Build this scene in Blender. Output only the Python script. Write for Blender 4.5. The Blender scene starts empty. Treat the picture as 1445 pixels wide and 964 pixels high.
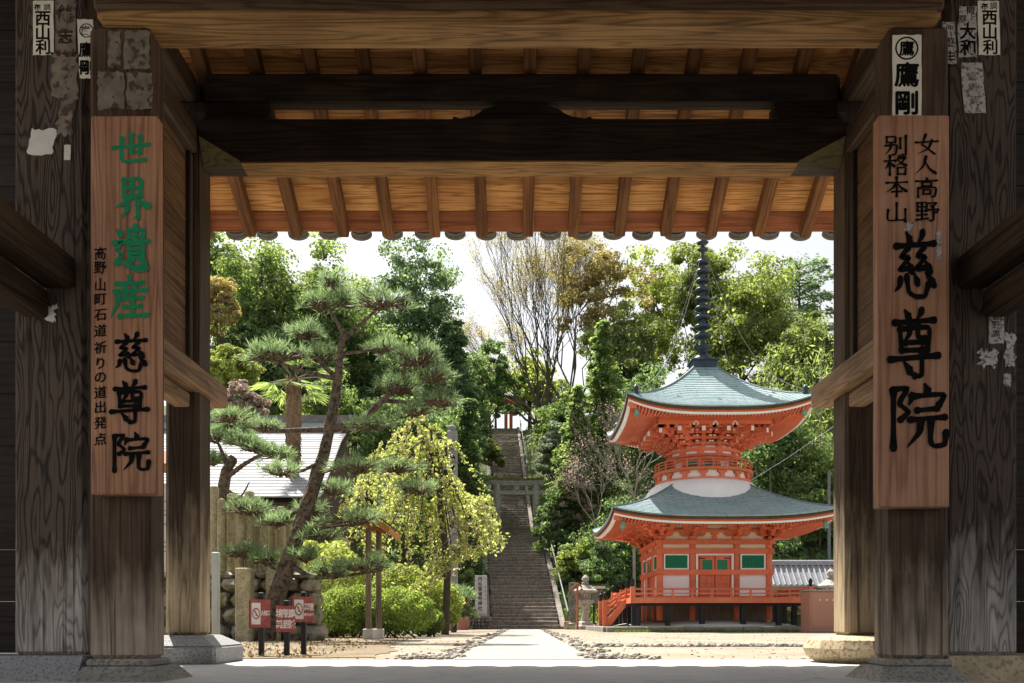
import bpy, math, random
import numpy as np
from mathutils import Vector, Matrix

# ------------------------------------------------------------------ camera, sky, sun, exposure
SC = bpy.context.scene
COL = SC.collection
F, CX, HY, EYE = 1250.0, 728.0, 878.0, 0.30          # focal length in photo pixels, vanishing point, eye height
cam_d = bpy.data.cameras.new('camera'); cam = bpy.data.objects.new('camera', cam_d); COL.objects.link(cam)
cam.location = (0, 0, EYE); cam.rotation_euler = (math.radians(90), 0, 0)
cam_d.sensor_width = 36.0; cam_d.lens = F / 1445 * 36
cam_d.shift_x = -(CX - 722.5) / 1445; cam_d.shift_y = (HY - 482) / 1445
cam_d.clip_end = 3000; cam_d.clip_start = 0.05
SC.camera = cam

SUN_EL, SUN_AZ = math.radians(60), math.radians(-32)   # azimuth from +Y, clockwise
w = bpy.data.worlds.new('World'); SC.world = w; w.use_nodes = True
nt = w.node_tree; nt.nodes.clear()
sky = nt.nodes.new('ShaderNodeTexSky'); sky.sky_type = 'NISHITA'; sky.sun_disc = False
sky.sun_elevation = SUN_EL; sky.sun_rotation = SUN_AZ; sky.dust_density = 4.0; sky.air_density = 1.2; sky.ozone_density = 1.0
hs = nt.nodes.new('ShaderNodeHueSaturation'); hs.inputs['Saturation'].default_value = 0.22
bg = nt.nodes.new('ShaderNodeBackground'); bg.inputs['Strength'].default_value = 0.066
wo = nt.nodes.new('ShaderNodeOutputWorld')
nt.links.new(sky.outputs[0], hs.inputs['Color']); nt.links.new(hs.outputs[0], bg.inputs[0]); nt.links.new(bg.outputs[0], wo.inputs[0])
sd = bpy.data.lights.new('sun', 'SUN'); sd.energy = 3.9; sd.angle = math.radians(0.53); sd.color = (1.0, 0.95, 0.86)
so = bpy.data.objects.new('sun', sd); COL.objects.link(so)
to_sun = Vector((math.sin(SUN_AZ) * math.cos(SUN_EL), math.cos(SUN_AZ) * math.cos(SUN_EL), math.sin(SUN_EL)))
so.rotation_euler = to_sun.to_track_quat('Z', 'Y').to_euler(); so.location = (-20, 40, 60)
SC.view_settings.view_transform = 'Standard'; SC.view_settings.look = 'None'
SC.view_settings.exposure = 1.52; SC.view_settings.gamma = 1.0
SC.render.engine = 'CYCLES'
SC.cycles.use_denoising = True
SC.cycles.max_bounces = 8; SC.cycles.diffuse_bounces = 5; SC.cycles.transmission_bounces = 4
SC.cycles.sample_clamp_indirect = 6.0

R = random.Random(7)
def at(px, py, Y):
    return Vector(((px - CX) * Y / F, Y, EYE + (HY - py) * Y / F))

# ------------------------------------------------------------------ materials
class NT:
    def __init__(s, name):
        s.m = bpy.data.materials.new(name); s.m.use_nodes = True
        s.t = s.m.node_tree; s.t.nodes.clear()
        s.out = s.n('ShaderNodeOutputMaterial'); s.bs = s.n('ShaderNodeBsdfPrincipled')
        s.l(s.bs.outputs[0], s.out.inputs[0])
    def n(s, typ, **kw):
        nd = s.t.nodes.new(typ)
        for k, v in kw.items(): setattr(nd, k, v)
        return nd
    def l(s, a, b): s.t.links.new(a, b)
    def set(s, nd, **kw):
        for k, v in kw.items(): nd.inputs[k.replace('_', ' ')].default_value = v
        return nd
    def coords(s, scale=(1, 1, 1), rnd=True, kind='Object'):
        tc = s.n('ShaderNodeTexCoord'); mp = s.n('ShaderNodeMapping'); mp.inputs['Scale'].default_value = scale
        if rnd:
            oi = s.n('ShaderNodeObjectInfo'); ad = s.n('ShaderNodeVectorMath', operation='ADD')
            mu = s.n('ShaderNodeMath', operation='MULTIPLY'); mu.inputs[1].default_value = 37.0
            s.l(oi.outputs['Random'], mu.inputs[0]); s.l(tc.outputs[kind], ad.inputs[0]); s.l(mu.outputs[0], ad.inputs[1])
            s.l(ad.outputs[0], mp.inputs[0])
        else: s.l(tc.outputs[kind], mp.inputs[0])
        return mp.outputs[0]
    def noise(s, vec, scale, detail=4, rough=0.55):
        nz = s.n('ShaderNodeTexNoise'); nz.inputs['Scale'].default_value = scale; nz.inputs['Detail'].default_value = detail
        nz.inputs['Roughness'].default_value = rough; s.l(vec, nz.inputs['Vector']); return nz.outputs[0]
    def ramp(s, fac, stops):
        r = s.n('ShaderNodeValToRGB'); e = r.color_ramp.elements
        while len(e) < len(stops): e.new(0.5)
        for el, (p, c) in zip(e, stops):
            el.position = p; el.color = (c, c, c, 1) if not hasattr(c, '__len__') else (*c[:3], 1)
        s.l(fac, r.inputs[0]); return r.outputs[0]
    def math(s, op, a, b=None):
        m = s.n('ShaderNodeMath', operation=op)
        for i, v in enumerate((a, b)):
            if v is None: continue
            if isinstance(v, (int, float)): m.inputs[i].default_value = v
            else: s.l(v, m.inputs[i])
        return m.outputs[0]
    def mix(s, fac, a, b, blend='MIX'):
        m = s.n('ShaderNodeMix', data_type='RGBA', blend_type=blend)
        for sock, v in ((m.inputs[0], fac), (m.inputs[6], a), (m.inputs[7], b)):
            if isinstance(v, (int, float)): sock.default_value = v
            elif isinstance(v, (tuple, list)): sock.default_value = (*v[:3], 1)
            else: s.l(v, sock)
        return m.outputs[2]
    def bump(s, h, strength=0.3, dist=0.01):
        b = s.n('ShaderNodeBump'); b.inputs['Strength'].default_value = strength; b.inputs['Distance'].default_value = dist
        s.l(h, b.inputs['Height']); s.l(b.outputs[0], s.bs.inputs['Normal'])
    def base(s, c, rough=0.6, spec=0.3):
        if isinstance(c, (tuple, list)): s.bs.inputs['Base Color'].default_value = (*c[:3], 1)
        else: s.l(c, s.bs.inputs['Base Color'])
        s.bs.inputs['Roughness'].default_value = rough; s.bs.inputs['Specular IOR Level'].default_value = spec
        return s.m

def wood(name, dark, light, axis='z', grain=26.0, weather=None, rough=0.75, bump=0.5, coarse=1.0, var=0.35, gs=0.5, knots=True):
    """timber: contour-line grain along an axis, fibres, drying cracks, knots; weather = (colour, z_top, z_bottom) bleached foot"""
    k = NT(name)
    a_ = 0.15 if coarse < 1 else 0.05
    st = {'x': (a_, 1, 1), 'y': (1, a_, 1), 'z': (1, 1, a_)}[axis]
    v = k.coords(tuple(c * 2.2 * coarse for c in st))
    n1 = k.noise(v, 1.7, 3.4, 0.55)
    cont = k.math('SINE', k.math('MULTIPLY', n1, grain * 8.0))
    c01 = k.math('MULTIPLY_ADD', cont, 0.5); k.t.nodes[-1].inputs[2].default_value = 0.5
    line = k.ramp(c01, [(0.0, 0.0), (0.30, 0.75), (1.0, 1.0)])
    sf = {'x': (1.6, 95, 95), 'y': (95, 1.6, 95), 'z': (95, 95, 1.6)}[axis]
    fib = k.noise(k.coords(sf), 1.0, 3.0, 0.65)
    sc_ = {'x': (0.55, 26, 26), 'y': (26, 0.55, 26), 'z': (26, 26, 0.55)}[axis]
    crk = k.ramp(k.noise(k.coords(sc_), 1.0, 2.0, 0.5), [(0.64, 0.0), (0.70, 1.0)])
    big = k.noise(k.coords((1, 1, 1)), 2.1, 5.0, 0.6)
    f = k.math('ADD', k.math('MULTIPLY', line, gs * 0.8), k.math('MULTIPLY', fib, 0.65))
    f = k.math('ADD', k.math('MULTIPLY', f, 0.62), k.math('MULTIPLY', big, 0.50))
    col = k.ramp(f, [(0.30, [c * 0.5 for c in dark]), (0.52, dark), (0.80, light)])
    oi = k.n('ShaderNodeObjectInfo')
    val = k.math('MULTIPLY_ADD', oi.outputs['Random'], var); k.t.nodes[-1].inputs[2].default_value = 1.0 - var * 0.5
    hsv = k.n('ShaderNodeHueSaturation'); k.l(val, hsv.inputs['Value']); k.l(col, hsv.inputs['Color']); col = hsv.outputs[0]
    if weather:
        wc, zt, zb = weather
        tc = k.n('ShaderNodeTexCoord'); sp = k.n('ShaderNodeSeparateXYZ'); k.l(tc.outputs['Object'], sp.inputs[0])
        mr = k.n('ShaderNodeMapRange'); mr.inputs['From Min'].default_value = zt; mr.inputs['From Max'].default_value = zb
        nz = k.noise(k.coords((7, 7, 1.1)), 1.5, 5.0, 0.65)
        zz = k.math('ADD', sp.outputs[2], k.math('MULTIPLY', k.math('SUBTRACT', nz, 0.5), (zt - zb) * 2.2))
        k.l(zz, mr.inputs['Value'])
        wcol = k.ramp(f, [(0.32, [c * 0.35 for c in wc]), (0.55, wc), (0.80, [min(1, c * 1.35) for c in wc])])
        col = k.mix(mr.outputs[0], col, wcol)
    col = k.mix(k.math('MULTIPLY', crk, 0.55), col, [c * 0.25 for c in dark])
    if knots:
        vo = k.n('ShaderNodeTexVoronoi'); vo.inputs['Scale'].default_value = 1.0
        kv = {'x': (1.3, 4, 4), 'y': (4, 1.3, 4), 'z': (4, 4, 1.3)}[axis]; k.l(k.coords(kv), vo.inputs['Vector'])
        kn = k.ramp(vo.outputs['Distance'], [(0.035, 1.0), (0.075, 0.0)])
        col = k.mix(k.math('MULTIPLY', kn, 0.7), col, [c * 0.35 for c in dark])
    h = k.math('ADD', k.math('MULTIPLY', line, 0.6), k.math('SUBTRACT', fib, crk))
    k.bump(h, bump, 0.008)
    return k.base(col, rough, 0.25)

def plain(name, c, rough=0.6, amt=0.18, scale=6.0, bump=0.0, spec=0.3, metal=0.0, speck=None, bscale=None):
    k = NT(name); v = k.coords()
    n = k.noise(v, scale, 5.0)
    col = k.ramp(n, [(0.3, [x * (1 - amt) for x in c]), (0.7, [min(1, x * (1 + amt)) for x in c])])
    if speck:
        n2 = k.noise(v, speck[1], 2.0); f = k.ramp(n2, [(0.52, 0.0), (0.6, 1.0)]); col = k.mix(f, col, speck[0])
    if bump: k.bump(k.noise(v, bscale or scale * 4, 4.0), bump, 0.01)
    k.base(col, rough, spec); k.bs.inputs['Metallic'].default_value = metal
    return k.m

def leaf(name, c, c2, trans=0.45, rough=0.55, tcol=None, big=0.45):
    """foliage: each leaf its own tint, thin enough to let light through"""
    k = NT(name)
    g = k.n('ShaderNodeNewGeometry')
    col = k.ramp(g.outputs['Random Per Island'], [(0.0, [x * 0.75 for x in c]), (0.45, c), (1.0, c2)])
    n = k.noise(k.coords(), 0.9, 3.0)
    val = k.ramp(n, [(0.3, 1.0 - big), (0.7, 1.0 + big * 0.4)])
    col = k.mix(1.0, col, val, 'MULTIPLY')
    hsv = k.n('ShaderNodeHueSaturation'); hsv.inputs['Saturation'].default_value = 0.80; k.l(col, hsv.inputs['Color']); col = hsv.outputs[0]
    k.base(col, rough, 0.25)
    tr = k.n('ShaderNodeBsdfTranslucent')
    tc = k.mix(1.0, col, tcol or (1.9, 1.75, 0.8), 'MULTIPLY'); k.l(tc, tr.inputs[0])
    ms = k.n('ShaderNodeMixShader'); ms.inputs[0].default_value = trans
    k.l(k.bs.outputs[0], ms.inputs[1]); k.l(tr.outputs[0], ms.inputs[2]); k.l(ms.outputs[0], k.out.inputs[0])
    return k.m

M = {}
M['pillar'] = wood('pillar_wood', (.030, .021, .016), (.080, .057, .043), 'z', 26, ((.36, .325, .29), 0.80, 0.10), bump=0.9, coarse=0.85, gs=0.7)
M['jamb'] = wood('jamb_wood', (.052, .030, .018), (.12, .074, .045), 'z', 12, ((.38, .30, .225), 0.62, 0.15), bump=0.6, gs=.3)
M['rearpost'] = wood('rear_post_wood', (.052, .032, .019), (.115, .074, .043), 'z', 12, ((.40, .31, .20), 1.15, 0.3), bump=0.6, gs=.3)
M['lintel'] = wood('bounce_lit_lintel_wood', (.20, .105, .036), (.42, .235, .085), 'x', 22, bump=0.7, gs=0.42)  # golden underside tone with the ground bounce put into the colour
M['lintel_dark'] = wood('lintel_face_wood', (.055, .031, .017), (.125, .073, .038), 'x', 18, bump=0.7, gs=.35)
M['dark'] = wood('sooty_wood', (.034, .024, .017), (.095, .066, .045), 'x', 12, bump=0.5, gs=.3)
M['darkz'] = wood('sooty_post_wood', (.036, .025, .018), (.085, .058, .038), 'z', 12, bump=0.5, gs=.3)
M['darky'] = wood('dark_tie_wood', (.044, .026, .015), (.10, .062, .035), 'y', 14, bump=0.5, gs=.35)
M['nuki'] = wood('tie_beam_wood', (.145, .085, .045), (.28, .18, .095), 'y', 14, bump=0.7, gs=.35)
M['rafter'] = wood('rafter_wood', (.16, .064, .021), (.34, .16, .06), 'y', 12, var=0.6, gs=.3)
M['board'] = wood('roof_board_wood', (.40, .175, .05), (.70, .37, .13), 'x', 20, var=0.5, gs=0.42)
M['fascia'] = wood('fascia_wood', (.22, .070, .026), (.36, .135, .052), 'x', 10, var=0.2, gs=.3)
M['wallboard'] = wood('wall_board_wood', (.085, .043, .018), (.18, .098, .043), 'y', 14, var=0.4, gs=.35)
M['sideboard'] = wood('dark_side_board', (.020, .0145, .011), (.045, .033, .025), 'x', 10, gs=.3)
M['sign'] = wood('sign_wood', (.33, .16, .088), (.50, .275, .165), 'z', 14, bump=0.3, var=0.1, rough=0.6, gs=0.4, knots=False)
M['sign2'] = wood('sign_wood_deep', (.325, .16, .09), (.49, .27, .168), 'z', 11, bump=0.3, var=0.1, rough=0.6, gs=0.35, knots=False)
M['newwood'] = wood('pale_new_wood', (.34, .15, .045), (.52, .27, .10), 'y', 10, gs=.3)
M['greypost'] = wood('weathered_post', (.16, .12, .085), (.28, .22, .165), 'z', 10, gs=.3)
M['sleeve_lit'] = wood('bounce_lit_sleeve_wood', (.22, .18, .08), (.38, .32, .16), 'x', 14, gs=.3)  # dark beam's cut sleeves, paler because ground bounce is painted into the colour
M['ink'] = plain('black_ink', (.008, .008, .008), 0.95, 0.3, 30, spec=0.05)
M['green_ink'] = plain('green_paint', (.006, .24, .10), 0.55, 0.15, 30)
M['paper'] = plain('slip_paper', (.74, .71, .60), 0.8, 0.15, 12)
M['white_paper'] = plain('white_paper', (.62, .61, .57), 0.8, 0.1, 12)
M['oldpaper'] = plain('worn_slip_paper', (.19, .16, .125), 0.9, 0.3, 18, speck=((.075, .055, .042), 22.0))
M['greypaper'] = plain('grey_slip_paper', (.42, .40, .38), 0.85, 0.2, 18, speck=((.14, .12, .11), 60.0))
M['stone'] = plain('grey_granite', (.30, .30, .30), 0.75, 0.15, 3, 0.35, speck=((.16, .16, .165), 90.0), bscale=40)
M['markerstone'] = plain('pale_marker_granite', (.50, .51, .54), 0.75, 0.12, 3, 0.2, speck=((.38, .39, .41), 60.0))
M['plinth'] = plain('plinth_stone', (.27, .255, .22), 0.8, 0.25, 3.5, 0.6, speck=((.17, .16, .14), 50.0), bscale=14)
M['yellowstone'] = plain('tawny_stone', (.42, .335, .215), 0.8, 0.25, 4, 0.6, speck=((.25, .20, .13), 40.0), bscale=14)
M['stepstone'] = plain('step_stone', (.25, .215, .18), 0.85, 0.3, 4, 0.5, speck=((.13, .12, .10), 14.0), bscale=18)
M['lantern'] = plain('lantern_stone', (.42, .40, .37), 0.85, 0.25, 6, 0.5, speck=((.2, .2, .17), 18.0))
M['mossstone'] = plain('mossy_stone', (.30, .275, .22), 0.85, 0.3, 5, 0.6, speck=((.17, .17, .06), 7.0), bscale=16)
M['rubble'] = plain('rubble_stone', (.20, .19, .175), 0.85, 0.4, 3, 0.6, speck=((.10, .095, .085), 12.0), bscale=14)
M['pebble'] = plain('pebble_stone', (.29, .27, .235), 0.85, 0.5, 5)
M['fencepost'] = plain('mossy_concrete_post', (.40, .355, .235), 0.85, 0.3, 6, 0.4, speck=((.27, .25, .15), 24.0))
M['tile'] = plain('grey_roof_tile', (.15, .15, .15), 0.5, 0.2, 8, 0.2)
M['eavetile'] = plain('eave_tile_clay', (.125, .12, .095), 0.6, 0.3, 9, 0.3, speck=((.10, .10, .09), 26.0))
M['paleroof'] = plain('pale_roof_shingle', (.27, .27, .285), 0.7, 0.18, 4, 0.2, speck=((.21, .21, .225), 30.0))
M['greyblue'] = plain('blue_grey_tile', (.26, .27, .30), 0.55, 0.25, 8, 0.2)
def paint(name, c, faded, dirt):
    k = NT(name); n = k.noise(k.coords(), 2.2, 6.0, .65); n2 = k.noise(k.coords((9, 9, 1.2)), 1.6, 5.0, .6); n3 = k.noise(k.coords(), 22, 3.0)
    col = k.mix(k.ramp(n, [(.42, 0.0), (.72, .75)]), c, faded); col = k.mix(k.ramp(n2, [(.56, 0.0), (.78, .55)]), col, dirt)
    col = k.mix(k.ramp(n3, [(.62, 0.0), (.72, .6)]), col, dirt); k.bump(n3, .12, .004)
    oi = k.n('ShaderNodeObjectInfo'); val = k.math('MULTIPLY_ADD', oi.outputs['Random'], .30); k.t.nodes[-1].inputs[2].default_value = .83
    hsv = k.n('ShaderNodeHueSaturation'); k.l(val, hsv.inputs['Value']); hsv.inputs['Saturation'].default_value = .95; k.l(col, hsv.inputs['Color']); col = hsv.outputs[0]
    return k.base(col, .62, .25)
M['verm'] = paint('vermilion_paint', (.68, .14, .05), (.70, .24, .125), (.42, .08, .035))
M['verm2'] = plain('vermilion_eave_edge', (.54, .15, .045), 0.5, 0.1, 3)
M['whitep'] = plain('white_plaster', (.84, .86, .88), 0.7, 0.05, 2)
M['creamp'] = plain('cream_plaster', (.74, .68, .55), 0.7, 0.05, 2)
M['greenw'] = plain('green_lattice', (.012, .235, .13), 0.55, 0.12, 4)
M['bronze'] = plain('dark_bronze', (.045, .062, .088), 0.45, 0.2, 5, metal=0.4)
M['verdi'] = plain('verdigris_bell', (.20, .34, .27), 0.6, 0.2, 9)
M['black'] = plain('black_paint', (.018, .019, .022), 0.5, 0.2)
M['bark_edge'] = plain('dark_eave_edge', (.085, .05, .03), 0.8, 0.3, 8)
M['concrete_w'] = plain('pale_mound_plaster', (.50, .48, .45), 0.85, 0.12, 2)
M['redpanel'] = plain('red_sign_panel', (.33, .075, .07), 0.5, 0.2, 9, speck=((.36, .12, .10), 25.0))
M['signwhite'] = plain('sign_white', (.72, .72, .74), 0.5, 0.08, 20)
M['brownmetal'] = plain('brown_painted_metal', (.40, .20, .145), 0.5, 0.06, 2)
M['rustmetal'] = plain('reddish_panel', (.36, .16, .13), 0.6, 0.1, 3)
M['steel'] = plain('galvanised_pipe', (.15, .16, .165), 0.65, 0.15, 8)
M['palemetal'] = plain('pale_green_post', (.42, .46, .43), 0.5, 0.08, 5)
M['redcloth'] = plain('red_cloth', (.55, .02, .025), 0.8, 0.1)
M['bark'] = plain('pine_bark', (.12, .092, .068), 0.95, 0.4, 9, 1.0, speck=((.045, .034, .026), 17.0), bscale=17)
M['twig'] = plain('brown_twig', (.095, .066, .042), .9, .3, 8)
M['barkdark'] = plain('dark_bark', (.065, .052, .040), 0.95, 0.35, 8, 0.8)
M['barkgrey'] = plain('grey_bark', (.17, .155, .14), 0.9, 0.3, 8, 0.6)
M['barkbrown'] = plain('brown_grey_bark', (.11, .092, .075), 0.9, 0.3, 8, 0.4)
M['barkpale'] = plain('pale_bare_bark', (.27, .24, .21), 0.9, 0.2, 8, 0.4)
M['palmbark'] = plain('palm_fibre', (.22, .15, .10), 0.95, 0.4, 24, 1.0)
M['wire'] = plain('pale_wire', (.45, .46, .46), 0.5, 0.1)
def rgh(k): return k
def copper(name):
    k = NT(name); v = k.coords()
    br = k.n('ShaderNodeTexBrick'); br.inputs['Scale'].default_value = 1.0; br.inputs['Mortar Size'].default_value = 0.016
    br.inputs['Brick Width'].default_value = 0.55; br.inputs['Row Height'].default_value = 0.125
    br.inputs['Color1'].default_value = (.20, .315, .335, 1); br.inputs['Color2'].default_value = (.265, .375, .395, 1); br.inputs['Mortar'].default_value = (.10, .175, .185, 1)
    uv = k.n('ShaderNodeUVMap'); k.l(uv.outputs[0], br.inputs['Vector'])
    n = k.noise(v, 1.6, 5.0)
    n4 = k.noise(k.coords((3.5, 3.5, .8)), 1.8, 6.0, .65)
    col = k.mix(k.ramp(n, [(0.35, 0.0), (0.75, 0.6)]), br.outputs[0], (.37, .43, .435)); col = k.mix(k.ramp(n4, [(.50, 0.0), (.75, .6)]), col, (.14, .20, .20))
    k.bump(br.outputs['Fac'], 0.3, -0.01)
    return k.base(col, 0.55, 0.3)
M['copper'] = copper('verdigris_copper')

def groundmat(name, cols, scale, rough=0.9, bump=0.4, bs=40.0, stain=None):
    k = NT(name); v = k.coords(rnd=False)
    n = k.noise(v, scale, 6.0, 0.6); n2 = k.noise(v, scale * 14, 4.0, 0.6)
    f = k.math('ADD', k.math('MULTIPLY', n, 0.65), k.math('MULTIPLY', n2, 0.35))
    col = k.ramp(f, [(0.32, cols[0]), (0.5, cols[1]), (0.68, cols[2])])
    if stain:
        vo = k.n('ShaderNodeTexVoronoi', feature='DISTANCE_TO_EDGE'); vo.inputs['Scale'].default_value = stain[1]
        wv = k.n('ShaderNodeVectorMath', operation='ADD'); nz = k.n('ShaderNodeTexNoise'); nz.inputs['Scale'].default_value = 3.0
        k.l(v, nz.inputs['Vector']); k.l(v, wv.inputs[0]); k.l(nz.outputs[1], wv.inputs[1]); k.l(wv.outputs[0], vo.inputs['Vector'])
        cr = k.ramp(vo.outputs[0], [(0.0, 1.0), (0.012, 0.0)])
        gate = k.ramp(k.noise(v, 0.7, 3.0), [(0.5, 0.0), (0.58, 1.0)])
        col = k.mix(k.math('MULTIPLY', cr, gate), col, stain[0])
    k.bump(k.noise(v, bs, 4.0), bump, 0.01)
    return k.base(col, rough, 0.2)
M['court'] = groundmat('sandy_court', [(.165, .132, .093), (.265, .222, .168), (.34, .295, .232)], 0.6)
M['gfloor'] = groundmat('gate_concrete', [(.30, .292, .28), (.43, .42, .40), (.53, .52, .50)], 0.55, 0.75, 0.25, 60, stain=((.10, .095, .09), 0.9))
M['pathc'] = groundmat('path_concrete', [(.22, .21, .19), (.275, .265, .24), (.32, .31, .285)], 0.9, 0.85, 0.2, 50, stain=((.25, .23, .2), 0.7))
M['asphalt'] = groundmat('street_asphalt', [(.07, .07, .07), (.10, .099, .097), (.13, .128, .124)], 0.8, 0.9, 0.3, 80)
M['dirt'] = groundmat('leafy_dirt', [(.10, .072, .042), (.185, .142, .092), (.28, .23, .16)], 1.3, 0.95, 0.8, 30)
M['hill'] = groundmat('wooded_slope', [(.045, .06, .02), (.07, .09, .03), (.11, .105, .05)], 0.5, 0.95, 0.8, 6)
M['grass'] = leaf('grass_blades', (.10, .19, .025), (.20, .30, .05), 0.4)

# ------------------------------------------------------------------ mesh helpers
def wloc(o):
    v = Vector(o.location)
    while o.parent: o = o.parent; v += Vector(o.location)
    return v
def props(o, label=None, cat=None, group=None, kind=None):
    for k, v in (('label', label), ('category', cat), ('group', group), ('kind', kind)):
        if v: o[k] = v
    return o
def thing(name, loc, label, cat, group=None):
    o = bpy.data.objects.new(name, None); o.location = loc; o.empty_display_size = 0.2; COL.objects.link(o)
    return props(o, label, cat, group)
def link(name, me, parent=None, origin=(0, 0, 0)):
    o = bpy.data.objects.new(name, me); COL.objects.link(o); origin = Vector(origin)
    if parent: o.parent = parent; o.location = origin - wloc(parent)
    else: o.location = origin
    return o
def share(src, parent, origin, name=None, rot=None):
    o = bpy.data.objects.new(name or src.name.split('.')[0], src.data); COL.objects.link(o)
    o.parent = parent; o.location = Vector(origin) - (wloc(parent) if parent else Vector())
    if rot: o.rotation_euler = rot
    return o
class B:
    """collects shapes in world coordinates; build() makes ONE mesh object"""
    def __init__(s): s.v = []; s.f = []; s.uv = None
    def add(s, vs, fs):
        o = len(s.v); s.v += [tuple(v) for v in vs]; s.f += [tuple(i + o for i in f) for f in fs]; return s
    def box(s, x0, x1, y0, y1, z0, z1):
        return s.add([(x, y, z) for x in (x0, x1) for y in (y0, y1) for z in (z0, z1)],
                     [(0, 1, 3, 2), (4, 6, 7, 5), (0, 4, 5, 1), (2, 3, 7, 6), (0, 2, 6, 4), (1, 5, 7, 3)])
    def cbox(s, x0, x1, y0, y1, z0, z1, b=0.012, jit=0.0):
        c = [(x0 + x1) / 2, (y0 + y1) / 2, (z0 + z1) / 2]; h = [(x1 - x0) / 2, (y1 - y0) / 2, (z1 - z0) / 2]
        b = min(b, min(h) * 0.8); idx = {}; vs = []
        for sg in [(i, j, k) for i in (-1, 1) for j in (-1, 1) for k in (-1, 1)]:
            jj = [R.uniform(-jit, jit) for _ in range(3)]
            for a in range(3):
                idx[sg, a] = len(vs)
                vs.append([c[q] + sg[q] * (h[q] - (0 if q == a else b)) + jj[q] for q in range(3)])
        fs = []
        for a in range(3):
            p, q = [i for i in range(3) if i != a]
            for sa in (-1, 1):
                f = []
                for sp_, sq in ((-1, -1), (1, -1), (1, 1), (-1, 1)):
                    g = [0, 0, 0]; g[a] = sa; g[p] = sp_; g[q] = sq; f.append(idx[tuple(g), a])
                fs.append(f)
            for sp_ in (-1, 1):
                for sq in (-1, 1):
                    def G(sa): g = [0, 0, 0]; g[a] = sa; g[p] = sp_; g[q] = sq; return tuple(g)
                    fs.append([idx[G(-1), p], idx[G(1), p], idx[G(1), q], idx[G(-1), q]])
        for sg in [(i, j, k) for i in (-1, 1) for j in (-1, 1) for k in (-1, 1)]: fs.append([idx[sg, 0], idx[sg, 1], idx[sg, 2]])
        out = []
        cc = Vector(c)
        for f in fs:
            pv = [Vector(vs[i]) for i in f]; n = (pv[1] - pv[0]).cross(pv[2] - pv[0]); m = sum(pv, Vector()) / len(pv)
            out.append(f if n.dot(m - cc) > 0 else f[::-1])
        return s.add(vs, out)
    def tube(s, pts, rad, n=8, cap=True):
        pts = [Vector(p) for p in pts]
        if not hasattr(rad, '__len__'): rad = [rad] * len(pts)
        vs = []; fs = []; prev = None
        for i, p in enumerate(pts):
            d = (pts[min(i + 1, len(pts) - 1)] - pts[max(i - 1, 0)]).normalized()
            if prev is None:
                u = d.cross(Vector((0, 0, 1)));
                if u.length < 0.05: u = d.cross(Vector((1, 0, 0)))
            else: u = prev - d * prev.dot(d)
            u.normalize(); prev = u; w_ = d.cross(u)
            for k in range(n):
                a = 2 * math.pi * k / n; vs.append(p + (u * math.cos(a) + w_ * math.sin(a)) * rad[i])
        for i in range(len(pts) - 1):
            for k in range(n): fs.append((i * n + k, i * n + (k + 1) % n, (i + 1) * n + (k + 1) % n, (i + 1) * n + k))
        if cap: fs += [tuple(range(n))[::-1], tuple(range((len(pts) - 1) * n, len(pts) * n))]
        return s.add(vs, fs)
    def lathe(s, c, prof, n=20):
        vs = []; fs = []
        for r, z in prof:
            for k in range(n): a = 2 * math.pi * k / n; vs.append((c[0] + r * math.cos(a), c[1] + r * math.sin(a), c[2] + z))
        for i in range(len(prof) - 1):
            for k in range(n): fs.append((i * n + k, i * n + (k + 1) % n, (i + 1) * n + (k + 1) % n, (i + 1) * n + k))
        fs += [tuple(range(n))[::-1], tuple(range((len(prof) - 1) * n, len(prof) * n))]
        return s.add(vs, fs)
    def frustum(s, x0, x1, y0, y1, z0, X0, X1, Y0, Y1, z1):
        return s.add([(x0, y0, z0), (x1, y0, z0), (x1, y1, z0), (x0, y1, z0), (X0, Y0, z1), (X1, Y0, z1), (X1, Y1, z1), (X0, Y1, z1)],
                     [(3, 2, 1, 0), (4, 5, 6, 7), (0, 1, 5, 4), (1, 2, 6, 5), (2, 3, 7, 6), (3, 0, 4, 7)])
    def prism_y(s, poly, y0, y1):
        n = len(poly); vs = [(x, y0, z) for x, z in poly] + [(x, y1, z) for x, z in poly]
        return s.add(vs, [tuple(range(n)), tuple(range(2 * n - 1, n - 1, -1))] + [((i + 1) % n, i, n + i, n + (i + 1) % n) for i in range(n)])
    def prism_x(s, poly, x0, x1):
        n = len(poly); vs = [(x0, y, z) for y, z in poly] + [(x1, y, z) for y, z in poly]
        return s.add(vs, [tuple(range(n))[::-1], tuple(range(n, 2 * n))] + [(i, (i + 1) % n, n + (i + 1) % n, n + i) for i in range(n)])
    def rock(s, c, r, seed=0, flat=0.7):
        rr = random.Random(seed); vs = []; fs = []; n, m = 7, 4
        vs.append((c[0], c[1], c[2] - r[2] * flat))
        for i in range(1, m):
            t = math.pi * i / m
            for k in range(n):
                a = 2 * math.pi * k / n; q = rr.uniform(0.8, 1.15)
                vs.append((c[0] + r[0] * q * math.sin(t) * math.cos(a), c[1] + r[1] * q * math.sin(t) * math.sin(a), c[2] - r[2] * q * math.cos(t)))
        vs.append((c[0], c[1], c[2] + r[2] * flat)); L = len(vs) - 1
        for k in range(n):
            fs.append((0, 1 + (k + 1) % n, 1 + k)); fs.append((L, L - n + k, L - n + (k + 1) % n))
            for i in range(m - 2): fs.append((1 + i * n + k, 1 + i * n + (k + 1) % n, 1 + (i + 1) * n + (k + 1) % n, 1 + (i + 1) * n + k))
        return s.add(vs, fs)
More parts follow.
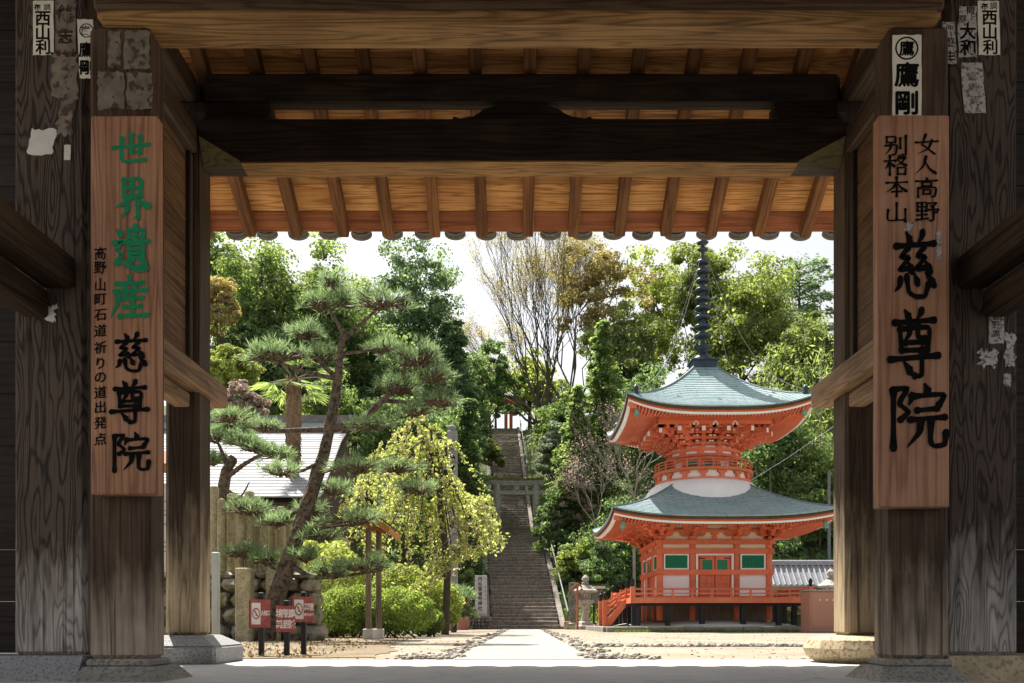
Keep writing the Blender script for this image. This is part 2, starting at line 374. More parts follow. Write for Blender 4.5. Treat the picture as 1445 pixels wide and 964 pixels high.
    def build(s, name, mat, parent=None, origin=None, smooth=False):
        if origin is None: origin = wloc(parent) if parent else (0, 0, 0)
        o = Vector(origin); me = bpy.data.meshes.new(name)
        me.from_pydata([(x - o.x, y - o.y, z - o.z) for x, y, z in s.v], [], s.f)
        me.materials.append(M[mat] if isinstance(mat, str) else mat)
        if smooth: me.polygons.foreach_set('use_smooth', [True] * len(me.polygons))
        me.update()
        return link(name, me, parent, origin)
def npmesh(name, V, Q, mat):
    """V (n,3) verts, Q (m,4) quads"""
    me = bpy.data.meshes.new(name); me.vertices.add(len(V)); me.vertices.foreach_set('co', V.astype(np.float32).ravel())
    m, k = Q.shape
    me.loops.add(m * k); me.loops.foreach_set('vertex_index', Q.astype(np.int32).ravel())
    me.polygons.add(m); me.polygons.foreach_set('loop_start', np.arange(0, m * k, k, dtype=np.int32))
    try: me.polygons.foreach_set('loop_total', np.full(m, k, dtype=np.int32))
    except Exception: pass
    me.materials.append(M[mat] if isinstance(mat, str) else mat); me.update(calc_edges=True); me.validate()
    return me

# ------------------------------------------------------------------ writing
_txt = {}
def glyphs(body, weight=0.0):
    """flat mesh of one piece of writing, normalised to a unit em, centred"""
    if (body, weight) in _txt: return _txt[body, weight]
    c = bpy.data.curves.new('t', 'FONT'); c.body = body; c.resolution_u = 3; c.offset = weight; c.align_x = 'CENTER'
    o = bpy.data.objects.new('t', c); COL.objects.link(o); bpy.context.view_layer.update()
    me = bpy.data.meshes.new_from_object(o.evaluated_get(bpy.context.evaluated_depsgraph_get()))
    vs = [tuple(v.co) for v in me.vertices]; fs = [tuple(p.vertices) for p in me.polygons]
    bpy.data.objects.remove(o); bpy.data.curves.remove(c); bpy.data.meshes.remove(me)
    xs = [v[0] for v in vs] or [0]; ys = [v[1] for v in vs] or [0]
    cx, cy = (min(xs) + max(xs)) / 2, (min(ys) + max(ys)) / 2
    _txt[body, weight] = ([(v[0] - cx, v[1] - cy) for v in vs], fs); return _txt[body, weight]
def put_text(b, body, x, y, z, size, weight=0.0, tilt=0.0, sx=1.0, frame=None):
    vs, fs = glyphs(body, weight)
    if frame: o, u, v = frame; b.add([o + u * (x + p[0] * size * sx) + v * (z + (p[1] + tilt * p[0]) * size) for p in vs], fs)
    else: b.add([(x + p[0] * size * sx, y, z + (p[1] + tilt * p[0]) * size) for p in vs], fs)
# brush strokes on a 100 x 100 grid, y down; first letter: h pressed both ends, p sweep to a point, n swelling sweep, d dot
BR = {
'世': 'h5,43 95,34|h27,18 28,76 86,74|h52,8 52,54|h75,13 74,55|h52,55 74,54',
'界': 'h29,8 30,48|h29,9 71,7 70,48|h30,28 70,27|h50,8 50,48|h30,48 70,47|p46,50 30,64 6,75|n52,50 70,62 97,74|p38,67 37,82 22,98|h64,66 64,98',
'遺': 'h42,10 43,24|h42,10 80,9 79,24|h43,24 79,23|h61,1 61,34|h33,36 94,34|h45,42 45,72|h45,42 80,41 79,72|h45,52 79,51|h45,62 79,61|h45,72 79,71|p54,74 48,80 36,86|d70,74 86,85|d12,10 24,21|h6,38 24,35 13,54 25,64 10,84|n8,84 26,80 60,95 98,93',
'産': 'h50,2 50,15|h17,18 85,15|d33,20 41,31|p67,19 63,26 57,32|h13,35 91,32|p22,36 20,62 3,96|p42,39 38,48 28,58|h36,53 83,50|h59,41 59,90|h38,71 79,69|h25,92 94,89',
'慈': 'd33,3 41,15|p68,2 64,10 56,18|h10,22 92,18|h37,24 21,37 39,38 18,55 43,52|d36,44 45,58|h71,23 56,36 74,37 53,54 81,51|d73,43 84,58|p20,68 17,78 7,86|h33,65 38,86 52,93 72,92 79,76|d50,62 57,75|d74,60 92,77',
'尊': 'd33,3 41,13|p66,2 62,8 55,15|h12,20 90,16|h23,29 26,59|h23,29 79,27 76,59|p43,20 41,36 30,47|h58,19 58,39 71,42|h34,48 68,47|h26,59 76,58|h3,72 98,66|h65,58 65,93 52,95|d31,76 44,90',
'院': 'h9,10 33,8 20,30 35,43 22,55|h10,10 10,98|d63,2 68,13|p41,18 40,24 35,34|h42,20 94,17 86,33|h50,41 83,38|h38,55 96,51|p56,55 53,74 32,97|h73,54 72,86 78,94 95,92 98,74',
'女': 'h47,3 32,52 46,62 84,97|p73,30 58,70 12,97|h4,42 97,36',
'人': 'p51,5 41,50 3,95|n50,34 66,66 98,92',
'高': 'd48,1 54,13|h6,20 94,16|h32,26 33,43|h32,26 69,25 68,43|h33,43 68,42|h14,53 14,98|h14,53 87,51 86,92 75,95|h36,63 37,83|h36,63 65,62 64,83|h37,83 64,82',
'野': 'h8,8 9,48|h8,8 47,7 46,48|h9,28 46,27|h9,48 46,47|h27,8 27,88|h8,68 47,65|h3,91 52,84|h58,11 89,8 72,28|d63,21 76,33|h53,43 97,39 88,55|h76,42 76,91 62,95',
'別': 'h10,8 11,35|h10,8 47,7 46,35|h11,35 46,34|h5,51 53,48 48,91 36,95|p29,37 25,66 2,96|h68,14 68,64|h91,3 91,93 77,95',
'格': 'h3,29 46,25|h24,3 24,97|p23,30 16,50 2,70|d27,38 43,55|p65,3 58,18 43,38|p62,15 89,12 70,40 42,56|n57,23 74,40 98,53|h56,62 57,94|h56,63 89,61 88,94|h57,93 88,92',
'本': 'h6,31 94,27|h50,3 50,97|p48,32 34,55 5,78|n52,32 70,56 97,76|h31,75 69,73',
'山': 'h50,5 50,85|h13,38 14,89 87,86|h87,35 87,96'}
def catmull(P, k=6):
    if len(P) == 2: return [P[0] + (P[1] - P[0]) * (i / k) for i in range(k + 1)]
    out = []
    for i in range(len(P) - 1):
        p0, p1, p2, p3 = P[max(i - 1, 0)], P[i], P[i + 1], P[min(i + 2, len(P) - 1)]
        t0, t1 = (p2 - p0) * 0.28, (p3 - p1) * 0.28
        for j in range(k):
            t = j / k; a = 2 * t**3 - 3 * t**2 + 1; bb = t**3 - 2 * t**2 + t; c = -2 * t**3 + 3 * t**2; d = t**3 - t**2
            out.append(p1 * a + t0 * bb + p2 * c + t1 * d)
    return out + [P[-1]]
def brush(b, ch, x, y, z, sx, sz, wt=5.0):
    """brush-written character centred at x, z on a board whose face is at y"""
    for q, st in enumerate(BR[ch].split('|')):
        ty = st[0]; P = [Vector((*map(float, p.split(',')), 0)) for p in st[1:].split()]
        C = catmull(P); n = len(C); vs = []; fs = []
        for i, p in enumerate(C):
            t = i / (n - 1); d = (C[min(i + 1, n - 1)] - C[max(i - 1, 0)]).normalized(); u = Vector((-d.y, d.x, 0))
            horiz = abs(d.x) > abs(d.y)
            wd = wt * (0.80 if horiz and ty == 'h' else 1.0)
            if ty == 'h': wd *= 0.86 + 0.5 * math.exp(-(t / 0.10)**2) + 0.42 * math.exp(-((1 - t) / 0.10)**2)
            elif ty == 'p': wd *= 1.25 * (1 - t**1.6) + 0.06
            elif ty == 'n': wd *= (0.45 + 1.25 * t**1.3) * (1 if t < 0.86 else max(0.05, (1 - t) / 0.14))
            elif ty == 'd': wd *= 0.45 + 1.15 * t if t < 0.85 else 1.0
            wd *= R.uniform(0.93, 1.07)
            for sg in (-1, 1):
                v = p + u * wd * sg; vs.append((x + (v.x - 50) / 100 * sx, y - 0.0003 * q, z - (v.y - 50) / 100 * sz))
            if i: fs.append((2 * i - 2, 2 * i - 1, 2 * i + 1, 2 * i))
        b.add(vs, fs)
        for p, d in ((C[0], C[0] - C[1]), (C[-1], C[-1] - C[-2])):
            if ty in 'pn' and p is C[-1]: continue
            rr = wt * (0.55 if ty == 'd' and p is C[0] else 1.16 if ty == 'h' else 1.1)
            if ty == 'p': rr = wt * 1.1
            if ty == 'n': rr = wt * 0.45
            cs = [(x + (p.x + rr * math.cos(a) - 50) / 100 * sx, y - 0.0003 * q - 0.00012, z - (p.y + rr * 0.9 * math.sin(a) - 50) / 100 * sz) for a in [2 * math.pi * i / 9 + 0.4 for i in range(9)]]
            b.add(cs, [tuple(range(9))])
#SECTION

# ------------------------------------------------------------------ the ground
def sheet(name, pts, z, mat, label=None):
    b = B().add([(x, y, z) for x, y in pts], [tuple(range(len(pts)))]); return props(b.build(name, mat), kind='structure')
g = B()
nseg = 48
g.add([(0, 20, 0)] + [(900 * math.cos(2 * math.pi * k / nseg), 20 + 900 * math.sin(2 * math.pi * k / nseg), 0) for k in range(nseg)],
      [(0, 1 + k, 1 + (k + 1) % nseg) for k in range(nseg)])
props(g.build('ground', 'court'), kind='structure')
edge = [(-9 + i * 0.6, 6.95 + 0.10 * math.sin(i * 1.3) + 0.06 * math.sin(i * 2.9)) for i in range(31)]
sheet('gate_floor', [(-9, 1.6), (9, 1.6)] + edge[::-1], 0.004, 'gfloor')
sheet('unseen_street', [(-60, -14), (60, -14), (60, 1.58), (-60, 1.58)], 0.004, 'asphalt')  # out-of-view dark ground, added to cut bounce onto the gate front
sheet('stone_path', [(-0.50, 6.9), (0.62, 6.9), (0.98, 37.3), (-0.22, 37.3)], 0.008, 'pathc')
dn = [(-9, 7.1), (-2.2, 7.15), (-1.25, 7.5), (-1.3, 9.5), (-1.7, 12.0), (-1.8, 15), (-2.3, 19), (-3.2, 23), (-9, 24)]
rd = random.Random(4); dw = []
for (xa, ya), (xb, yb) in zip(dn, dn[1:] + dn[:1]):
    for q in range(8): dw.append((xa + (xb - xa) * q / 8 + (rd.uniform(-.09, .09) if xa > -8.9 else 0), ya + (yb - ya) * q / 8 + (rd.uniform(-.05, .05) if ya < 23 else 0)))
sheet('dirt_bed', dw, 0.006, 'dirt')
# wooded hillside the stairway climbs
def prof(y):
    if y < 37.5: return 0.0
    if y < 49: return 0.45 * (y - 37.5)
    if y < 50: return 5.17 + 0.0 * (y - 49)
    if y < 67: return 5.17 + 0.58 * (y - 50)
    return 15.03 + 0.10 * (y - 67)
def xc(y): return 0.405 - 0.048 * (y - 37.5)
def hz(x, y):
    d = abs(x - xc(y)); z = prof(y)
    side = min(1.0, max(0.0, (d - 1.6) / 2.5)); wob = 0.5 * math.sin(x * 0.7 + y * 0.31) + 0.4 * math.sin(x * 0.23 - y * 0.5)
    ramp = min(1.0, max(0.0, (y - 37.5) / 5))
    return z - 0.35 + side * ramp * (1.3 + wob + 0.02 * d) if y > 37.6 else -0.35
hb = B(); nx, ny = 70, 50
xs = [-70 + 140 * i / nx for i in range(nx + 1)]; ys = [37.2 + (115 - 37.2) * (j / ny) ** 1.3 for j in range(ny + 1)]
hb.add([(x, y, hz(x, y)) for y in ys for x in xs], [(j * (nx + 1) + i, j * (nx + 1) + i + 1, (j + 1) * (nx + 1) + i + 1, (j + 1) * (nx + 1) + i) for j in range(ny) for i in range(nx)])
props(hb.build('hillside', 'hill', smooth=True), kind='structure')

# ------------------------------------------------------------------ the gate
GATE = thing('temple_gate', (0, 5.5, 0), 'old dark timber temple gate with tiled roof framing the whole view', 'gate')
def part(name, mat, *boxes, bev=0.014, parent=None, jit=0.0):
    b = B()
    for q in boxes: b.cbox(*q, b=bev, jit=jit)
    return b.build(name, mat, parent or GATE)
for sg in (-1, 1):
    o = 0.0 if sg < 0 else 0.045
    X = lambda a, c: (min(sg * a, sg * c) + o * 0, max(sg * a, sg * c) + o * 0)
    part('main_pillar', 'pillar', (*X(2.235, 2.61), 4.60, 4.98, 0.128, 3.95), bev=0.02)
    ja, jb = (1.862, 2.172) if sg < 0 else (1.898, 2.205)
    part('door_jamb', 'jamb', (*X(ja, jb), 4.50, 4.71, 0.112, 3.335), bev=0.022)
    # stone footings
    b = B().frustum(*X(2.2, 3.6), 4.42, 5.2, 0.0, *X(2.2, 3.55), 4.50, 5.15, 0.128); b.build('sill_stone', 'stone' if sg < 0 else 'yellowstone', GATE)
    x0, x1 = X(ja - 0.015, jb + 0.005)
    b = B().frustum(x0 - 0.02 - (0.09 if sg > 0 else 0.0), x1 + 0.02 + (0.09 if sg < 0 else 0), 4.33, 4.85, -0.02, x0 - 0.01 - (0.02 if sg > 0 else 0), x1 + 0.01 + (0.02 if sg < 0 else 0), 4.47, 4.76, 0.075)
    b.cbox(x0, x1, 4.475, 4.75, 0.072, 0.113, b=0.012); b.build('plinth_stone', 'plinth', GATE)
    # rear post, its stone, front post
    ra, rb = (2.295, 2.54) if sg < 0 else (2.385, 2.63)
    part('rear_post', 'rearpost', (*X(ra, rb), 6.40, 6.68, 0.20, 3.88), bev=0.03)
    x0, x1 = X(ra, rb)
    b = B()
    if sg < 0:
        b.cbox(x0 - 0.13, x1 + 0.19, 6.20, 6.86, -0.01, 0.135, b=0.02); b.frustum(x0 - 0.12, x1 + 0.18, 6.21, 6.85, 0.133, x0 - 0.03, x1 + 0.05, 6.34, 6.74, 0.205)
        b.build('post_stone', 'stone', GATE)
    else:
        prf = [(0.30, -0.02), (0.40, 0.05), (0.425, 0.11), (0.40, 0.17), (0.33, 0.195), (0.2, 0.205)]
        b.lathe(((x0 + x1) / 2 + 0.06, 6.55, 0), prf, 14); b.v = [(x, y + 0.02 * math.sin(9 * x), z) for x, y, z in b.v]
        b.build('post_stone', 'yellowstone', GATE, smooth=False)
    part('front_post', 'rearpost', (*X(2.30, 2.55), 2.45, 2.75, 0.15, 3.88), bev=0.03)
    B().frustum(*X(2.2, 2.65), 2.3, 2.9, -0.01, *X(2.26, 2.6), 2.4, 2.8, 0.16).build('post_stone', 'stone', GATE)
    # ties from post to post
    na = 2.25 if sg < 0 else 2.30
    part('tie_beam', 'nuki', (*X(na, na + 0.17), 4.985, 6.92, 1.965, 2.135), bev=0.016)
    part('tie_beam', 'nuki', (*X(na + 0.10, na + 0.22), 4.985, 6.395, 1.85, 1.955), bev=0.012)
    part('tie_beam', 'darky', (*X(2.285, 2.45), 2.2, 4.597, 2.03, 2.19), bev=0.012)
    part('tie_beam', 'darky', (*X(2.42, 2.55), 2.76, 4.597, 1.88, 2.02), bev=0.012)
    ta = 2.30 if sg < 0 else 2.38
    part('upper_tie', 'darky', (*X(ta, ta + 0.16), 4.985, 6.396, 3.68, 3.875), bev=0.014)
    part('upper_tie', 'darky', (*X(ta, ta + 0.16), 2.76, 4.597, 3.68, 3.875), bev=0.014)
    part('upper_tie', 'darky', (*X(ta, ta + 0.14), 2.3, 7.0, 4.04, 4.22), bev=0.014)
    # side wall of laid boards between pillar and rear post
    pw = 2.36 if sg < 0 else 2.44
    for k in range(6):
        z0 = 2.14 + k * 0.256
        part('wall_board', 'wallboard', (*X(pw, pw + 0.025), 4.985, 6.33, z0, z0 + 0.253), bev=0.004)
    part('wall_batten', 'darkz', (*X(pw - 0.03, pw + 0.03), 6.335, 6.397, 2.14, 3.675), bev=0.005)
    # wing wall outside the pillar
    for k in range(14):
        part('wing_board', 'sideboard', (*X(2.68, 4.4), 4.86, 4.89, 0.13 + k * 0.285, 0.412 + k * 0.285), bev=0.004)
    part('wing_batten', 'darkz', (*X(2.615, 2.675), 4.78, 4.90, 0.13, 4.1), bev=0.006)
    part('end_post', 'darkz', (*X(4.4, 4.65), 4.75, 5.0, 0.0, 4.1))
    # capital block and bracket arm on the rear post
    xm = (x0 + x1) / 2
    b = B().frustum(xm - 0.11, xm + 0.11, 6.43, 6.65, 3.88, xm - 0.18, xm + 0.18, 6.36, 6.72, 3.96); b.cbox(xm - 0.18, xm + 0.18, 6.36, 6.72, 3.958, 4.04, b=0.008)
    b.build('capital_block', 'darkz', GATE)
    xi = x1 if sg < 0 else x0
    arm = [(xi - sg * 0.0, 4.088), (xi - sg * 0.50, 4.088), (xi - sg * 0.50, 4.02), (xi - sg * 0.46, 3.965), (xi - sg * 0.38, 3.938), (xi, 3.938)]
    B().prism_y(arm if sg > 0 else arm[::-1], 6.46, 6.60).build('bracket_arm', 'dark', GATE)
part('lintel', 'lintel', (-2.118, 2.15, 4.445, 4.70, 3.322, 3.42), bev=0.035)  # golden lower part of the lintel, ground bounce painted into its colour
part('lintel_face', 'lintel_dark', (-2.119, 2.151, 4.425, 4.70, 3.3685, 3.75), bev=0.02)
part('head_beam', 'dark', (-3.9, 3.9, 4.55, 4.90, 3.955, 4.25), bev=0.02)
for yy in (2.5, 6.42): part('purlin', 'dark', (-2.29 if yy > 5 else -3.9, 2.36 if yy > 5 else 3.9, yy, yy + 0.17, 4.092, 4.292), bev=0.03)
# rafters are carried past the ends on outer purlins
for yy, a, c in ((6.42, -3.9, -2.545), (6.42, 2.64, 3.9)): part('purlin', 'dark', (a, c, yy, yy + 0.17, 4.092, 4.292), bev=0.03)
part('ridge_beam', 'dark', (-3.9, 3.9, 4.52, 4.72, 4.9, 5.22), bev=0.02)
# rainbow beam with cut sleeves
def koryo(y0, y1, name):
    xl, xr = -2.292, 2.382; cl, cr = xl + 0.30, xr - 0.34; n = 12
    zb = lambda x: 3.628 + 0.012 * math.cos((x - (xl + xr) / 2) / (xr - xl) * math.pi)
    bot = [cl + (cr - cl) * i / n for i in range(n + 1)]
    b = B(); ym = y0 + 0.11
    F_ = [(xl, y0, 3.815)] + [(x, y0, zb(x)) for x in bot] + [(xr, y0, 3.815), (xr, y0, 3.935), (xl, y0, 3.935)]
    b.add(F_, [tuple(range(len(F_)))])
    for i in range(n): b.add([(bot[i], y0, zb(bot[i])), (bot[i + 1], y0, zb(bot[i + 1])), (bot[i + 1], y1, zb(bot[i + 1])), (bot[i], y1, zb(bot[i]))], [(3, 2, 1, 0)])
    b.add([(cl, y0, zb(cl)), (cl, y1, zb(cl)), (xl, y1, zb(cl)), (xl, ym, zb(cl))], [(0, 1, 2, 3)])
    b.add([(cr, y0, zb(cr)), (cr, y1, zb(cr)), (xr, y1, zb(cr)), (xr, ym, zb(cr))], [(3, 2, 1, 0)])
    b.add([(xl, y0, 3.935), (xr, y0, 3.935), (xr, y1, 3.935), (xl, y1, 3.935)], [(0, 1, 2, 3)])
    b.add([(xl, y1, zb(cl)), (xr, y1, zb(cr)), (xr, y1, 3.935), (xl, y1, 3.935)], [(1, 0, 3, 2)])
    for xx, q, s in ((xl, zb(cl), 0), (xr, zb(cr), 1)): b.add([(xx, y0, 3.815), (xx, y0, 3.935), (xx, y1, 3.935), (xx, y1, q), (xx, ym, q)], [(0, 1, 2, 3, 4)])
    o = b.build(name, 'dark', GATE)
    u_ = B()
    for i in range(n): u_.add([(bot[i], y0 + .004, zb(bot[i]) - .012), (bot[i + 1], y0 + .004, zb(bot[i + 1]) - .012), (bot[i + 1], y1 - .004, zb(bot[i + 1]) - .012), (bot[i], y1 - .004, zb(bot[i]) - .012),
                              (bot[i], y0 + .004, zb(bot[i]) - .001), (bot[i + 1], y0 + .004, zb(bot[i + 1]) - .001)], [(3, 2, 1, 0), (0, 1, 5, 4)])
    u_.build('underside_bounce', 'lintel', o)  # thin plate added to paint ground bounce under the dark beam
    for xx, c_ in ((xl, cl), (xr, cr)):
        t = [(xx, y0 - .002, 3.812), (c_, y0 - .002, zb(c_)), (xx, ym - .002, zb(c_) - .001)]
        B().add(t + [(p[0], p[1] + 0.004, p[2] + 0.004) for p in t], [(0, 1, 2), (5, 4, 3), (0, 3, 4, 1), (1, 4, 5, 2), (2, 5, 3, 0)]).build('sleeve_cut', 'sleeve_lit', o)  # sleeve face with bounce light in its pale colour
    return o
koryo(6.40, 6.62, 'rainbow_beam')
part('rainbow_beam', 'dark', (-2.292, 2.382, 2.5, 2.72, 3.63, 3.935))
def kx(px): return (px - CX) * 6.45 / F
hz_ = lambda py: EYE + (HY - py) * 6.45 / F
kae = [(kx(636), 3.936), (kx(640), hz_(163)), (kx(648), hz_(166)), (kx(668), hz_(163)), (kx(676), hz_(158)), (kx(684), hz_(152)), (kx(700), hz_(148)), (kx(703), 4.09),
       (kx(768), 4.09), (kx(772), hz_(148)), (kx(788), hz_(152)), (kx(797), hz_(159)), (kx(806), hz_(163)), (kx(826), hz_(166)), (kx(834), hz_(163)), (kx(838), 3.936)]
B().prism_y(kae[::-1], 6.46, 6.54).build('frog_leg_strut', 'dark', GATE)
# rafters, roof boards, eave board, eave tiles
SL = 0.567; YT, ZT = 7.65, 3.62; YR = 4.62
zr = lambda y: ZT + SL * ((YT - y) if y > YR else (y - (2 * YR - YT)))
ct = 1 / math.sqrt(1 + SL * SL); th = math.atan(SL)
def rafter(xx, sgn, wob):
    b = B(); L = (YT - YR) / ct; b.cbox(-0.046, 0.046, 0, L, 0, 0.105, b=0.008)
    return b
rb_ = B(); Lr = (YT - YR) / ct; rb_.cbox(-0.046, 0.046, 0, Lr, 0, 0.105, b=0.008)
proto = None
for k in range(-9, 10):
    xx = 0.104 + k * 0.398
    for back in (1, 0):
        jx = R.uniform(-0.012, 0.012)
        if back: org, rot = (xx + jx, YT, ZT + R.uniform(-.006, .006)), (th, 0, math.pi + R.uniform(-.008, .008))
        else: org, rot = (xx + jx, 2 * YR - YT, ZT), (th, 0, R.uniform(-.008, .008))
        if proto is None:
            me_o = rb_.build('rafter', 'rafter', GATE, origin=(0, 0, 0)); proto = me_o; me_o.location = Vector(org) - wloc(GATE); me_o.rotation_euler = rot
        else: share(proto, GATE, org, 'rafter', rot)
def slab_y(b, y0, y1, z_off, t, x0=-3.75, x1=3.75):
    """board lying on the rafters between y0 and y1, z_off above their underside"""
    p = [(y0, zr(y0) + z_off), (y1, zr(y1) + z_off), (y1, zr(y1) + z_off + t), (y0, zr(y0) + z_off + t)]
    return b.prism_x(p, x0, x1)
y = 7.545
while y > YR + 0.1:
    w_ = R.uniform(0.185, 0.235); y2 = max(YR, y - w_)
    slab_y(B(), y2 + 0.003, y, 0.107 * 1.15 + R.uniform(0, .003), 0.02).build('roof_board', 'board', GATE)
    ym, ym2 = 2 * YR - y, 2 * YR - y2
    slab_y(B(), ym, ym2 - 0.003, 0.107 * 1.15, 0.02).build('roof_board', 'board', GATE)
    y = y2
slab_y(B(), 7.548, 7.72, 0.1215, 0.06).build('eave_board', 'fascia', GATE)
slab_y(B(), 2 * YR - 7.72, 2 * YR - 7.548, 0.1215, 0.06).build('eave_board', 'fascia', GATE)
for a, c in ((YR, 7.74), (2 * YR - 7.74, YR)): slab_y(B(), a + (0.001 if a == YR else 0), c, 0.19, 0.16, -3.9, 3.9).build('roof_covering', 'tile', GATE)
tb = B(); ar = [(0.088 * math.cos(a), -0.050 * math.sin(a)) for a in [math.pi * i / 10 for i in range(11)]]
def tprism(b, sc, y0, y1, dz=0.0):
    n = len(ar); vs = []
    for yv in (y0, y1):
        vs += [(x * sc, yv, z * sc - SL * yv + dz) for x, z in ar]
    b.add(vs, [tuple(range(n))[::-1], tuple(range(n, 2 * n))] + [(i, i + 1, n + i + 1, n + i) for i in range(n - 1)] + [(n - 1, 0, n, 2 * n - 1)])
tprism(tb, 1.0, 0.02, 0.05); tprism(tb, 0.8, -0.05, 0.019); tprism(tb, 1.06, 0.051, 0.075)
tp = None
for k in range(-13, 14):
    xx = 0.02 + k * 0.276 + R.uniform(-.012, .012); org = (xx, 7.735, zr(7.735) + 0.188 + R.uniform(-.006, .004)); rot = (0, R.uniform(-.06, .06), 0)
    if tp is None: tp = tb.build('eave_tile', 'eavetile', GATE, origin=(0, 0, 0)); tp.location = Vector(org) - wloc(GATE)
    else: share(tp, GATE, org, 'eave_tile', rot)

# ------------------------------------------------------------------ signboards and slips on the gate
PX = 4.42 / F
def bx(px): return (px - CX) * PX
def bz(py): return EYE + (HY - py) * PX
s1 = thing('wooden_signboard', (bx(175), 4.46, bz(698)), 'long wooden signboard with green and black brush characters on left jamb', 'signboard')
B().cbox(bx(128), bx(222), 4.42, 4.495, bz(698), bz(163), b=0.006).build('board', 'sign', s1)
b = B()
for ch, x, yy, w_, h_ in (('世', 185, 213, 54, 54), ('界', 187, 279, 57, 60), ('遺', 186, 351, 54, 64), ('産', 183, 421, 56, 62)):
    b = B(); brush(b, ch, bx(x), 4.4165, bz(yy), w_ * PX, h_ * PX, 6.0); b.build('green_character', 'green_ink', s1)
for ch, x, yy, w_, h_ in (('慈', 185, 499, 50, 58), ('尊', 183, 568, 54, 62), ('院', 184, 638, 55, 56)):
    b = B(); brush(b, ch, bx(x), 4.4165, bz(yy), w_ * PX, h_ * PX, 5.8); b.build('black_character', 'ink', s1)
b = B()
for ch, yy in zip('高野山町石道祈りの道出発点', (358, 378, 402, 423, 445, 467, 491, 513, 533, 554, 575, 597, 620)):
    if ch in BR: brush(b, ch, bx(142), 4.4165, bz(yy), 17 * PX, 18 * PX, 6.0)
    else:
        for q_, (ax, az) in enumerate(((-.022, 0), (.022, 0), (0, .02))): put_text(b, ch, bx(142) + ax * 18.5 * PX, 4.4165 - .0003 * q_, bz(yy) + az * 18.5 * PX, 18.5 * PX, 0.0, 0.10)
b.build('small_lettering', 'ink', s1)
s2 = thing('wooden_signboard', (bx(1290), 4.46, bz(716)), 'long wooden signboard with large black brush characters on right jamb', 'signboard')
B().cbox(bx(1240), bx(1340), 4.42, 4.495, bz(716), bz(162), b=0.006).build('board', 'sign2', s2)
b = B()
for ch, x, yy, w_, h_ in (('慈', 1290, 376, 66, 100), ('尊', 1289, 486, 72, 100), ('院', 1294, 588, 84, 94)):
    b = B(); brush(b, ch, bx(x), 4.4165, bz(yy), w_ * PX, h_ * PX, 5.4); b.build('black_character', 'ink', s2)
for ch, x, yy in (('女', 1307, 204), ('人', 1306, 234), ('高', 1307, 265), ('野', 1308, 299), ('別', 1264, 206), ('格', 1264, 234), ('本', 1265, 264), ('山', 1265, 300)):
    b = B(); brush(b, ch, bx(x), 4.4165, bz(yy), 33 * PX, 29 * PX, 5.5); b.build('black_character', 'ink', s2)

def slip(x0, y0, x1, y1, Yf, mat, label, texts=(), name='paper_slip', skew=0.0, torn=0.0, ink='ink', group=None):
    """paper pasted on timber whose face is at depth Yf; px corners in the photo; texts = (chars, px, py, size px)"""
    k = Yf / F; X_ = lambda p: (p - CX) * k; Z_ = lambda p: EYE + (HY - p) * k
    c = Vector((X_((x0 + x1) / 2), Yf - 0.0015, Z_(y1)))
    t = thing(name, c, label, 'paper', group)
    n = 7; rr = random.Random(int(x0 * 7 + y0)); J = lambda: rr.uniform(-torn, torn) * k
    P = [(X_(x0 + (x1 - x0) * i / n) + J() * .3, Z_(y0) + J()) for i in range(n + 1)] + [(X_(x1) + J(), Z_(y0 + (y1 - y0) * i / n)) for i in range(1, n)] \
        + [(X_(x1 - (x1 - x0) * i / n), Z_(y1) + J()) for i in range(n + 1)] + [(X_(x0) + J(), Z_(y1 - (y1 - y0) * i / n)) for i in range(1, n)]
    zc = Z_((y0 + y1) / 2); P = [(px + skew * (pz - zc), pz) for px, pz in P]
    B().prism_y(P[::-1], Yf - 0.004, Yf - 0.0012).build('sheet', mat, t)
    if texts:
        b = B()
        for tx in texts:
            ch, px, py, s = tx[:4]
            if ch == 'O':
                m = 24; r0, r1 = s * k / 2, s * k / 2 * 0.86
                b.add([(X_(px) + r * math.cos(2 * math.pi * i / m), Yf - 0.0052, Z_(py) + r * math.sin(2 * math.pi * i / m)) for r in (r0, r1) for i in range(m)],
                      [(i, (i + 1) % m, m + (i + 1) % m, m + i) for i in range(m)])
            elif ch in '鷹剛' and s > 18:
                for q_, (ax, az) in enumerate(((-.03, 0), (.03, 0), (0, -.03), (0, .03))): put_text(b, ch, X_(px) + skew * (Z_(py) - zc) + ax * s * k, Yf - 0.005 - .0002 * q_, Z_(py) + az * s * k, s * k, 0.0)
            else: put_text(b, ch, X_(px) + skew * (Z_(py) - zc), Yf - 0.005, Z_(py), s * k, (0.006 if ch in '鷹剛調遊國' else 0.024) if len(tx) < 5 else tx[4], 0.0, 1.0)
        b.build('lettering', ink, t)
    return t
PY, JY = 4.60, 4.50
slip(47, 2, 76, 78, PY, 'paper', 'white votive slip with bold black characters at top of left pillar', [('布', 53, 11, 10), ('調', 67, 11, 10), ('西', 61, 27, 23), ('山', 61, 47, 23), ('利', 61, 67, 22)], torn=0.6)
slip(111, 28, 133.5, 111, PY, 'paper', 'white votive slip with a circled character beside the left jamb', [('O', 122.5, 44, 20), ('鷹', 122.5, 44, 14, 0.01), ('鷹', 122, 71, 22), ('剛', 122, 96, 22)], skew=-0.05, torn=0.6)
slip(79, -4, 108, 74, PY, 'oldpaper', 'faded brown votive slip at the top of left pillar', [('絲', 93, 18, 22), ('志', 93, 52, 22)], torn=1.5, ink='sideboard')
slip(72, 78, 111, 138, PY, 'oldpaper', 'torn brown paper remnant below the faded slip on left pillar', torn=4)
slip(82, 138, 106, 190, PY, 'oldpaper', 'narrow ragged brown paper strip on left pillar', torn=4, skew=0.1)
slip(42, 183, 77, 219, PY, 'white_paper', 'square white paper scrap on left pillar', torn=2.0, skew=0.18)
